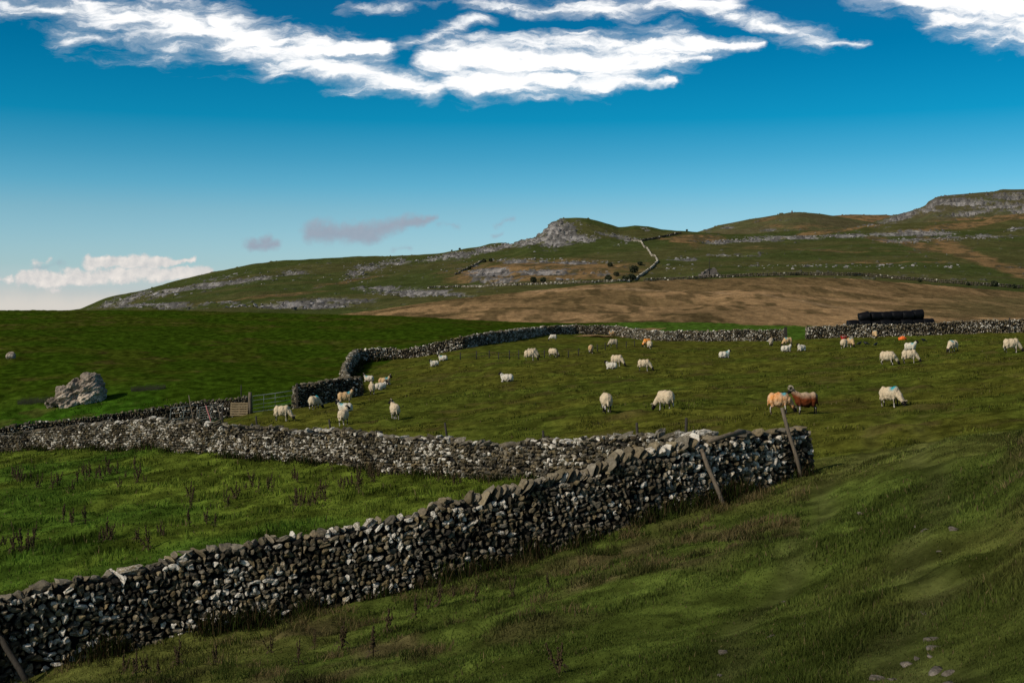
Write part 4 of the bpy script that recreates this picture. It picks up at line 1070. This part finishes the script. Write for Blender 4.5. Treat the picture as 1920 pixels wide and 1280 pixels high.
sheep(1670, 758, 'g1', -48, 'blue', 'large cream sheep grazing right alone on the track with a blue back mark', 1.0, True)
sheep(1462, 771, 'g2', -12, 'orange', 'orange stained ewe with a blue shoulder mark standing nose to nose with the brown ram', 1.02, True)
sheep(1512, 771, 's1', 176, 'ram', 'dark red brown ram with curled horns facing left', 1.04, True, True)

# ------------------------------------------------------------------ gate, posts, hurdles, pallet, fence
def at(x, y, d): return Vector(P(x, y, d))
def stake(name, label, cat, top, foot, r, mat, group=None, sq=False, depth=.15):
    """top and foot in world space; origin at the foot"""
    foot, top = Vector(foot), Vector(top); dv = top-foot
    s = Soup(); dn = dv.normalized()
    pts = [-dn*depth, dv*.33+Vector((.012, 0, 0)), dv*.7-Vector((.01, 0, 0)), dv]
    s.tube([p[:] for p in pts], [r*1.05, r, r*.97, r*.85], 4 if sq else 9)
    return tag(link(name, s.mesh(name, mat, not sq), None, foot), label, cat, group)
def gpos(x, d): X = (x-CX)/F*d; return Vector((X, d, float(ground(X, d)[0])))
# posts leaning on the near wall
f1 = gpos(1358, 28.75); t1 = at(1315, 842, 29.25); stake('leaning_post', 'weathered timber post propped against the face of the nearest wall', 'post', t1, f1, .055, M_WOOD)
f2 = gpos(1504, 30.45); t2 = at(1466, 764, 30.75); stake('leaning_post', 'tall thin weathered post leaning at the free end of the nearest wall, rising above it', 'post', t2, f2, .05, M_WOOD)
f3 = gpos(54, 22.6); t3 = at(-4, 1185, 23.0); stake('leaning_post', 'dark post leaning on the nearest wall in the bottom left corner', 'post', t3, f3, .06, M_DARKWOOD)
s = Soup(); a, b = at(1330, 827, 29.0), at(1397, 809, 29.7); mid = (a+b)/2
s.tube([(a-mid)[:], Vector((0, 0, .02))[:], (b-mid)[:]], [.055, .06, .05], 8)
tag(link('fallen_rail', s.mesh('fallen_rail', M_WOOD, True), None, mid), 'pale broken rail lying along the top of the nearest wall', 'rail')
# stakes behind the long pale wall
for (xt, yt, xf, d, lab) in [(417, 765, 419, 57.5, 'thin upright stake behind the long pale wall, below the hurdles'), (480, 780, 486, 55.5, 'short leaning stake behind the long pale wall, below the gate'),
                             (617, 786, 626, 52, 'short leaning stake behind the long pale wall, below the group of sheep by the gate'), (834, 792, 846, 46.5, 'dark leaning stake behind the long pale wall, left of its middle'),
                             (1018, 807, 1026, 41.5, 'barely visible stake tip behind the middle of the long pale wall'), (1194, 792, 1199, 37, 'upright dark stake behind the right part of the long pale wall'),
                             (1287, 783, 1287, 35, 'pale stub of a stake behind the place where two walls meet')]:
    ft = gpos(xf, d); stake('fence_stake', lab, 'stake', at(xt, yt, d), ft, .045, M_DARKWOOD, 'stakes behind the long wall')
# gate
gl, gr = gpos(474, 81.3), gpos(551, 80.2)
gate = thing('field_gate', 'galvanised tubular field gate between two walls at left', 'gate', gl, math.atan2(gr.y-gl.y, gr.x-gl.x))
Lg = math.hypot(gr.x-gl.x, gr.y-gl.y); dz = gr.z-gl.z
def gp(t, h): return (Lg*t, 0, dz*t+h)
for h, r in ((1.15, .028), (.86, .018), (.58, .012), (.34, .012), (.10, .024)):
    s = Soup(); s.tube([gp(0, h), gp(.5, h), gp(1, h+.03)], r, 8); link('rail', s.mesh('gate_rail', M_STEEL, True), gate)
for t in (0.0, .27, .55, 1.0):
    s = Soup(); s.tube([gp(t, .12), gp(t, 1.16)], .016, 8); link('upright', s.mesh('gate_upright', M_STEEL, True), gate)
p0 = gpos(469, 81.3); stake('gatepost', 'stout round stone grey gatepost at the pallet end of the field gate', 'post', p0+Vector((.0, 0, 1.45)), p0, .13, M_WOOD, 'gateposts')
p0 = gpos(557, 79.6); stake('gatepost', 'dark timber gatepost at the short wall end of the field gate', 'post', p0+Vector((0, 0, 1.65)), p0, .09, M_DARKWOOD, 'gateposts', True)
p0 = gpos(1473, 136); stake('gatepost', 'broad dark gatepost at the end of the far curved wall', 'post', p0+Vector((0, 0, 1.5)), p0, .22, M_DARKWOOD, 'gateposts', True)
p0 = gpos(1893, 127.3); stake('wall_post', 'thin post standing against the far straight wall near the right edge', 'post', p0+Vector((0, 0, 1.6)), p0, .07, M_DARKWOOD)
p0 = gpos(453, 82.7); stake('thin_stake', 'thin rusty stake rising above the dark wall beside the pallet', 'stake', p0+Vector((-.03, 0, 2.0)), p0, .035, M_DARKWOOD)
# pallet
pp = gpos(448, 81.1); pal = thing('pallet', 'pale wooden pallet standing on edge against the dark wall beside the gate', 'pallet', pp, .06)
pal.rotation_euler = (math.radians(-12), 0, .06)
s = Soup()
for k in range(6): s.box((0, -.06, .09+.155*k), (1.15, .022, .10))
link('deck', s.mesh('pallet_deck', M_PALLET, False, .003), pal)
for k in (-1, 0, 1):
    s = Soup(); s.box((k*.52, 0, .47), (.08, .095, .9)); link('stringer', s.mesh('pallet_stringer', M_PALLET), pal)
# hurdles
def hurdle(label, xl, xr, d, h, rails, lean):
    a, b = gpos(xl, d), gpos(xr, d); t = thing('sheep_hurdle', label, 'hurdle', a, math.atan2(b.y-a.y, b.x-a.x)); t.rotation_euler = (math.radians(-lean), 0, t.rotation_euler.z)
    W = math.hypot(b.x-a.x, b.y-a.y); dzz = b.z-a.z
    for k in range(rails):
        hh = .1+(h-.1)*k/(rails-1); s = Soup(); s.tube([(0, 0, hh), (W, 0, hh+dzz)], .018 if k not in (0, rails-1) else .026, 6); link('rail', s.mesh('hurdle_rail', M_STEEL, True), t)
    for f in (0, .5, 1):
        s = Soup(); s.tube([(W*f, 0, dzz*f+.02), (W*f, 0, dzz*f+h)], .024, 6); link('upright', s.mesh('hurdle_upright', M_STEEL, True), t)
    return t
hurdle('galvanised hurdle with a single bright top rail leaning on the dark wall', 318, 368, 80.9, 1.25, 4, 14)
hurdle('close railed galvanised hurdle between the leaning pole and the pallet', 372, 415, 80.7, 1.1, 7, 18)
stake('leaning_pole', 'long pale pole leaning on the dark wall in front of the hurdles', 'pole', at(354, 741, 81.6), gpos(364, 80.5), .035, M_WOOD)
stake('leaning_pole', 'faded red pole leaning on the close railed hurdle', 'pole', at(386, 760, 80.9), gpos(396, 80.2), .032, M_PINK)
stake('leaning_pole', 'short pale pole leaning on the dark wall at the right end of the hurdles', 'pole', at(407, 755, 81.3), gpos(414, 80.3), .035, M_WOOD)
# wire fence
fpx = [(863, 677), (893, 676), (917, 675.5), (935, 675.5), (955, 675), (973, 674), (1021, 672), (1045, 671), (1066, 670), (1084.5, 667), (1120, 662), (1135, 658), (1157, 655), (1174, 652), (1190, 650)]
fp = [Vector(locate(x, y)) for x, y in fpx]
fen = thing('wire_fence', 'short run of thin dark posts with wire crossing the upper middle of the sheep field', 'fence', fp[0])
for p in fp:
    s = Soup(); h = random.uniform(.6, .78); s.tube([(0, 0, -.15), (random.uniform(-.03, .03), 0, h)], .045, 7)
    link('fence_post', s.mesh('fence_post', M_DARKWOOD, True), fen, p-fp[0])
for h in (.55, .3):
    s = Soup(); s.tube([(p-fp[0]+Vector((0, -.05, h)))[:] for p in fp], .006, 4); link('wire', s.mesh('fence_wire', M_WIRE, True), fen)

# ------------------------------------------------------------------ bales
def bale_mesh():
    s = Soup(); prof = [(0, -.64), (.50, -.645), (.575, -.63), (.60, -.58), (.615, -.2), (.605, .15), (.60, .58), (.575, .63), (.50, .645), (0, .64)]
    k = 28; V, fs = [], []
    for i, (r, x) in enumerate(prof):
        for j in range(k):
            a = 2*math.pi*j/k; rr = r*(1+.035*math.sin(a*3+i*1.7)+.02*math.sin(a*7+i)+random.uniform(-.015, .015)); V.append((x+random.uniform(-.008, .008), math.cos(a)*rr, .6+math.sin(a)*rr*(1 if math.sin(a) > 0 else .97)))
    for i in range(len(prof)-1):
        for j in range(k): fs.append((i*k+j, i*k+(j+1) % k, (i+1)*k+(j+1) % k, (i+1)*k+j))
    s.add(V, fs); return s.mesh('wrapped_bale', M_BALE, True)
BALE = bale_mesh()
Yb = 150.0; xl, xr = (1590-CX)/F*Yb, (1748-CX)/F*Yb
nb = 8; st = (xr-xl)/nb
for k in range(nb):
    X = xl+(k+.5)*st; z = -1.14+(.13*k/nb)+random.uniform(-.05, .05)+.03
    lab = 'black wrapped bale at the right end of the bottom row, past the top row' if k == nb-1 else ('black wrapped bale at the left end of the bottom row' if k == 0 else 'black plastic wrapped bale in the bottom row of the stack behind the far wall')
    o = link('wrapped_bale', BALE, None, (X, Yb, z), (random.uniform(-.4, .4), random.uniform(-.06, .06), random.uniform(-.1, .1))); o.scale = (st/1.23, 1, 1); tag(o, lab, 'bale', 'black bales stacked behind the wall')
for k in range(6):
    X = xl+st*1.12+(k+.5)*st; z = -1.14+1.0+(.15*k/nb)
    lab = 'black plastic wrapped bale in the top row of the stack behind the far wall' if 0 < k < 5 else ('leftmost black wrapped bale of the top row, at the sloping end of the stack' if k == 0 else 'rightmost black wrapped bale of the top row, the highest of the stack')
    o = link('wrapped_bale', BALE, None, (X, Yb+random.uniform(-.06, .06), z+random.uniform(-.07, .05)+(.10 if k == 5 else 0)), (random.uniform(-.4, .4), random.uniform(-.06, .06)+(-.22 if k == 0 else 0), random.uniform(-.12, .12))); o.scale = (st/1.23, 1, 1); tag(o, lab, 'bale', 'black bales stacked behind the wall')

# ------------------------------------------------------------------ orange and red plastic things, crows
def crumple(name, label, x, y, size, mat):
    X, Y, Z = locate(x, y); V = ICO[3][0].copy(); V[:, 2] = np.maximum(V[:, 2], -.35)
    V = V*(.62+.75*fbm3(V*2.4+x, 3, 3))[:, None]*np.array(size)
    V[:, 2] += .3*size[2]
    return tag(link(name, mk_mesh(name, V, ICO[3][1], [mat], None, False), None, (X, Y, Z)), label, 'plastic bag')
crumple('plastic_sack', 'bright orange crumpled plastic heap on the grass at the foot of the far straight wall', 1692, 638, (.38, .24, .26), M_ORANGE)
X, Y, Z = locate(1582, 639)
tub = thing('plastic_tub', 'bright red plastic tub half hidden behind two sheep by the far wall', 'tub', (X, Y, Z))
V, fs = [], []; k = 20
for (r, z_) in ((.22, 0), (.30, .36), (.33, .37), (.33, .40), (.29, .40), (.21, .04)):
    for j in range(k): V.append((math.cos(2*math.pi*j/k)*r, math.sin(2*math.pi*j/k)*r, z_))
for i in range(5):
    for j in range(k): fs.append((i*k+j, i*k+(j+1) % k, (i+1)*k+(j+1) % k, (i+1)*k+j))
fs.append(tuple(5*k+j for j in range(k)))
s = Soup(); s.add(V, fs); link('bucket', s.mesh('bucket', M_RED, True), tub)
s = Soup(); s.tube([(.32*math.cos(a), 0, .40+.16*math.sin(a)) for a in np.linspace(0, math.pi, 12)], .012, 6); link('handle', s.mesh('tub_handle', M_RED, True), tub)
crow = solid([('c', (-.10, 0, .17), (.10, 0, .24), .062, .06), ('e', (0, 0, .2), (.15, .075, .08)), ('c', (.12, 0, .27), (.15, 0, .29), .045, .042), ('c', (.18, 0, .285), (.235, 0, .27), .018, .007), ('c', (-.12, 0, .16), (-.27, 0, .10), .042, .025),
              ('c', (.0, .03, .14), (.02, .03, .015), .014, .010), ('c', (.0, -.03, .14), (.02, -.03, .015), .014, .010), ('c', (.0, .03, .012), (.05, .03, .012), .01, .008), ('c', (.0, -.03, .012), (.05, -.03, .012), .01, .008)], .011)
crow.name = 'crow'; crow.materials.append(M_CROW); crow.polygons.foreach_set('use_smooth', [True]*len(crow.polygons))
for (x, y, yaw, lab) in [(1611, 650, 20, 'black crow, left end of the three in a row beside two sheep'), (1624, 649, 160, 'black crow standing upright, middle one of the three in a row'), (1642, 649, 40, 'small black crow, right end of the three in a row'), (1732, 642, 190, 'lone black crow right of the orange plastic heap')]:
    X, Y, Z = locate(x, y); o = link('crow', crow, None, (X, Y, Z), (0, 0, math.radians(yaw))); o.scale = (1.25, 1.25, 1.25); tag(o, lab, 'bird', 'crows on the grass')

# ------------------------------------------------------------------ big rock and stones
def rock(name, label, prims, loc, voxel, amp, seed, mat, rz=0):
    me = solid(prims, voxel)
    V = np.array([v.co[:] for v in me.vertices]); nr = np.array([v.normal[:] for v in me.vertices])
    rot = np.array(Matrix.Rotation(.5, 3, 'Y')); q = V @ rot.T
    rid = 1-np.abs(2*fbm3(q*np.array([.9, .9, 2.6])+seed, seed, 4)-1)*2
    V = V+nr*(((rid-.5)*1.0+(fbm3(V*3+seed, seed+2, 3)-.5)*1.1)*amp)[:, None]
    me.vertices.foreach_set('co', V.astype(np.float32).ravel()); me.update(); me.materials.append(mat)
    me.polygons.foreach_set('use_smooth', [False]*len(me.polygons))
    return tag(link(name, me, None, loc, (0, 0, rz)), label, 'boulder')
bp = gpos(150, 92)
s_ = 86/F
rock('boulder', 'large craggy pale boulder on the green slope behind the left wall', [
    ('e', (18*s_, 0, 27*s_), (29*s_, 1.1, 26*s_)), ('e', (-20*s_, -.1, 20*s_), (25*s_, 1.0, 20*s_)), ('e', (22*s_, .1, 48*s_), (17*s_, .8, 14*s_)), ('e', (-2*s_, 0, 34*s_), (24*s_, .9, 15*s_)),
    ('e', (-40*s_, -.2, 5*s_), (24*s_, .7, 9*s_)), ('e', (-20*s_, -.6, 3*s_), (26*s_, .6, 8*s_)), ('e', (30*s_, .1, 20*s_), (17*s_, .9, 22*s_))], bp+Vector((0, 0, -.15)), .065, .42, 4.0, M_ROCK)
X, Y, Z = locate(20, 675); rock('boulder', 'small pale boulder alone on the green slope at the left edge', [('e', (0, 0, .25), (.42, .4, .36)), ('e', (.1, 0, .4), (.3, .3, .26))], (X, Y, Z-.05), .06, .15, 9.0, M_ROCK)
T3, F3 = templates(2, 8, 40)
for i, (x, y, r) in enumerate([(1468, 1121, .09), (1506, 1168, .07), (1356, 1238, .10), (1735, 1003, .11), (1790, 1005, .10), (1718, 990, .08), (1750, 1190, .10), (1753, 1208, .12), (1720, 1231, .09), (1703, 1238, .09), (1746, 1232, .06), (1756, 1245, .10), (1780, 1247, .09), (1777, 1266, .08), (1648, 1269, .10), (1674, 1264, .07),
                                (1762, 1036, .06), (1446, 1186, .08), (1735, 1140, .06), (1615, 960, .10), (1730, 1137, .05), (1350, 1262, .06)]):
    X, Y, Z = locate(x, y); r *= .62
    me = mk_mesh('path_stone', T3[i % 8]*np.array([r*1.25, r, r*.5]), F3, [M_PATHSTONE])
    tag(link('path_stone', me, None, (X, Y, Z-.002), (R.normal(0, .15), R.normal(0, .15), R.uniform(0, 6))), 'small pale stone half sunk in the grass of the track', 'stone', 'stones in the grass track')

# ------------------------------------------------------------------ dead docks
def dock_mesh(seed):
    rg = np.random.default_rng(seed); s = Soup()
    for b in range(rg.integers(1, 4)):
        h = rg.uniform(.45, .8); lx, ly = rg.normal(0, .10, 2); 
        s.tube([(0, 0, 0), (lx*.5, ly*.5, h*.5), (lx, ly, h)], [.012, .010, .005], 5)
        for k in range(34):
            t = rg.uniform(.38, 1); c = np.array([lx*t, ly*t, h*t])+rg.normal(0, .022, 3)*(1.5-t); r = rg.uniform(.009, .021)*(1.4-.6*t)
            s.add(ICO[1][0]*np.array([r, r, r*1.7])+c, ICO[1][1].tolist())
        for k in range(3):
            a = rg.uniform(0, 6.28); z0 = rg.uniform(.03, .2); s.add([(0, 0, z0), (math.cos(a)*.12-math.sin(a)*.03, math.sin(a)*.12+math.cos(a)*.03, z0+.05), (math.cos(a)*.24, math.sin(a)*.24, z0-.03), (math.cos(a)*.12+math.sin(a)*.03, math.sin(a)*.12-math.cos(a)*.03, z0+.05)], [(0, 1, 2, 3)])
    return s.mesh('dead_dock', M_DOCK)
DOCK = [dock_mesh(k) for k in range(6)]
def dock(x, y, label, group, sc=1.0):
    X, Y, Z = locate(x, y); o = link('dead_dock', DOCK[R.integers(0, 6)], None, (X, Y, Z-.02), (R.normal(0, .06), R.normal(0, .06), R.uniform(0, 6))); k = sc*R.uniform(.5, 1.05); o.scale = (k, k, k)
    tag(o, label, 'weed', group)
cl = [(36, 890, 14, 6, 8), (30, 1010, 40, 12, 14), (200, 1000, 16, 5, 8), (100, 905, 40, 8, 9), (160, 885, 50, 8, 10), (230, 880, 40, 8, 10), (270, 895, 40, 10, 6), (360, 930, 4, 10, 4), (490, 905, 30, 8, 7), (560, 935, 10, 8, 8), (600, 930, 10, 8, 5),
      (420, 930, 30, 8, 5), (290, 1005, 40, 10, 6), (380, 975, 30, 12, 4), (640, 905, 40, 8, 8), (660, 875, 40, 5, 7), (840, 895, 30, 4, 6), (130, 970, 30, 12, 5), (520, 890, 40, 6, 6), (700, 890, 40, 6, 6)]
for (cx_, cy_, rx, ry, k) in cl:
    for _ in range(int(k*.75)): dock(cx_+R.normal(0, rx*.7), cy_+12+R.normal(0, ry*.6), 'dark dead dock stem standing in the triangular field between the two nearest walls', 'dead docks between the walls', .95)
for (x, y) in [(232, 1262), (256, 1272), (275, 1262), (300, 1270), (336, 1250), (405, 1262), (508, 1232), (590, 1222), (640, 1230), (725, 1190), (780, 1165), (802, 1150), (822, 1145), (890, 1140), (960, 1120), (700, 1240), (1048, 1262), (850, 1128), (1030, 1105), (560, 1258)]:
    dock(x, y, 'dark dead dock stem on the slope in front of the nearest wall', 'dead docks before the near wall', .75)

# ------------------------------------------------------------------ bushes, ruin and stones on the far hills
def bush_mesh(seed):
    rg = np.random.default_rng(seed); nL = 420
    c = rg.normal(0, 1, (nL, 3)); c /= np.linalg.norm(c, axis=1)[:, None]; c *= rg.uniform(.35, 1, (nL, 1))**.5
    c *= (.65+.6*vn3(c*1.6+seed, seed))[:, None]; c = c*np.array([1, 1, .72])+np.array([0, 0, .7])
    e = rg.uniform(0, 6.28, (nL, 3)); q = np.array([(-.1, -.07, 0), (.1, -.07, 0), (.12, .06, .03), (-.08, .08, .02)])
    V = np.einsum('nij,vj->nvi', rotm(e), q*1.25)+c[:, None]
    return mk_mesh('bush_crown', V.reshape(-1, 3), np.arange(nL*4).reshape(-1, 4), [M_BUSH], None, False)
BUSH = [bush_mesh(k) for k in range(3)]
s = Soup(); s.tube([(0, 0, -.2), (.03, 0, .35), (-.02, .03, .75)], [.09, .07, .04], 6); s.tube([(0, 0, .3), (.25, .1, .8)], [.05, .02], 5); s.tube([(0, 0, .35), (-.25, -.1, .85)], [.05, .02], 5)
TRUNK = s.mesh('bush_stem', M_TWIG, True)
for i, (x, y, r, lab) in enumerate([(908, 492, 2.6, 'dark bush at the left rim of the old quarry'), (920, 491, 2.4, 'dark bush next right along the left rim of the old quarry'), (880, 505, 2.0, 'small bush on the slanting wall left of the old quarry'), (1144, 500, 2.4, 'single dark bush on the upper quarry ledge'), (1188, 512, 3.6, 'broad dark bush among the ledges left of the zigzag hill wall'),
                                     (1185, 526, 3.0, 'largest dark bush at the foot of the zigzag hill wall'), (1141, 527, 2.6, 'low bush on the quarry floor left of the largest one'), (1156, 518, 2.2, 'small bush between the quarry floor and the ledges'), (1200, 498, 2.2, 'bush close under the bend of the zigzag hill wall'), (1172, 526, 2.4, 'bush touching the left side of the largest bush'),
                                     (1000, 530, 2.6, 'low brownish bush in the middle of the quarry floor'), (1018, 530, 2.4, 'low bush right of the brownish one on the quarry floor'), (862, 467, 1.6, 'tiny bush on the skyline left of the crag'), (847, 469, 1.2, 'tiniest bush on the skyline, left of another'), (1865, 538, 2.6, 'small dark tree on the wall above the moor at right'), (1902, 541, 1.8, 'tiny dark bush on the wall at the right edge of the moor'),
                                     (1288, 431, 1.6, 'small thorn bush on the saddle right of the crag'), (1725, 529, 1.5, 'low dark bush along the moor wall'), (1815, 536, 1.5, 'low bush along the moor wall, left of the small dark tree')]):
    p = ridge.locate(x, y); b = thing('bush', lab, 'bush', p, R.uniform(0, 6), 'bushes on the far hillside')
    c = link('crown', BUSH[i % 3], b); c.scale = (r*.75, r*.75, r*.8); t = link('trunk', TRUNK, b); t.scale = (r*.6, r*.6, r*.8)
# rushes on the green slope behind the left wall
for (x, y, n_, lab) in [(278, 733, 1, 'long dark patch of rushes lying across the green slope right of the big boulder'), (66, 757, 1, 'dark patch of rushes on the green slope left of the big boulder')]:
    X, Y, Z = locate(x, y); V = []; nn = 700
    bx = R.uniform(-1.3, 1.3, nn); by = R.uniform(-.5, .5, nn)*np.sqrt(1-(bx/1.35)**2); h = R.uniform(.2, .5, nn); lx = R.normal(0, .08, nn)
    z0 = ground(X+bx, Y+by)-Z-.03
    V = np.stack([np.stack([bx-.012, by, z0], 1), np.stack([bx+.012, by, z0], 1), np.stack([bx+lx, by, z0+h], 1)], 1).reshape(-1, 3)
    tag(link('rushes', mk_mesh('rushes', V, np.arange(nn*3).reshape(-1, 3), [M_BUSH], None, False), None, (X, Y, Z)), lab, 'rushes')
# lime kiln ruin
p = ridge.locate(1335, 519.5); k_ = p[1]/F; p = p+np.array([0, 0, .2])
kiln = thing('lime_kiln', 'ruined stone lime kiln with a dark arched mouth, above the moor crest', 'kiln', p)
prof = [(-22, -4), (-22, 8), (-17, 9), (-15, 14), (-10, 13), (-7, 19), (1, 17), (4, 20), (9, 18), (11, 12), (16, 9), (20, 3), (22, -4)]; V, fs = [], []
for yy_ in (0, 9): V += [(a*k_, yy_, b*k_-1) for a, b in prof]
m8 = len(prof); fs = [tuple(range(m8))[::-1], tuple(range(m8, 2*m8))]+[(j, (j+1) % m8, m8+(j+1) % m8, m8+j) for j in range(m8)]
s = Soup(); s.add(V, fs); link('masonry', s.mesh('kiln_masonry', M_RUIN, False, .3), kiln)
s = Soup(); s.tube([(9*k_, -.15, 3.5*k_-1), (9*k_, .6, 3.5*k_-1)], 4*k_, 14); link('arch_mouth_shade', s.mesh('arch_mouth_shade', M_DARK), kiln)  # solid dark drum on the masonry, its colour stands for the opening's shade
s = Soup(); s.box((2*k_, -.3, 2.5*k_-1), (6*k_, 1.0, 5*k_)); link('fallen_block', s.mesh('fallen_block', M_BOULD), kiln)
p = ridge.locate(1330, 521); stake('telegraph_pole', 'thin dark pole standing in front of the ruined lime kiln', 'pole', Vector(p)+Vector((0, 0, 36*k_)), Vector(p), .16, M_DARKWOOD)
# cairn on the rounded hill
p = round_hill.locate(1485, 399.5); pos = []; 
for r, cnt, z_ in ((1.5, 9, .4), (1.0, 6, 1.2), (.5, 4, 2.0), (.15, 2, 2.8), (.1, 1, 3.5)):
    for j in range(cnt): a = 6.28*j/cnt+r; pos.append((math.cos(a)*r, math.sin(a)*r, z_))
pos = np.array(pos); V, Fc, nv = scatter(T_, F0_, pos, np.full((len(pos), 3), .62), R.uniform(0, 6, (len(pos), 3)))
tag(link('cairn', mk_mesh('cairn', V, Fc, [M_BOULD], {'tint': np.tile([.2, .19, .18, 1], (len(V), 1))}, False), None, p), 'tiny stone cairn on the skyline of the rounded hill', 'cairn')
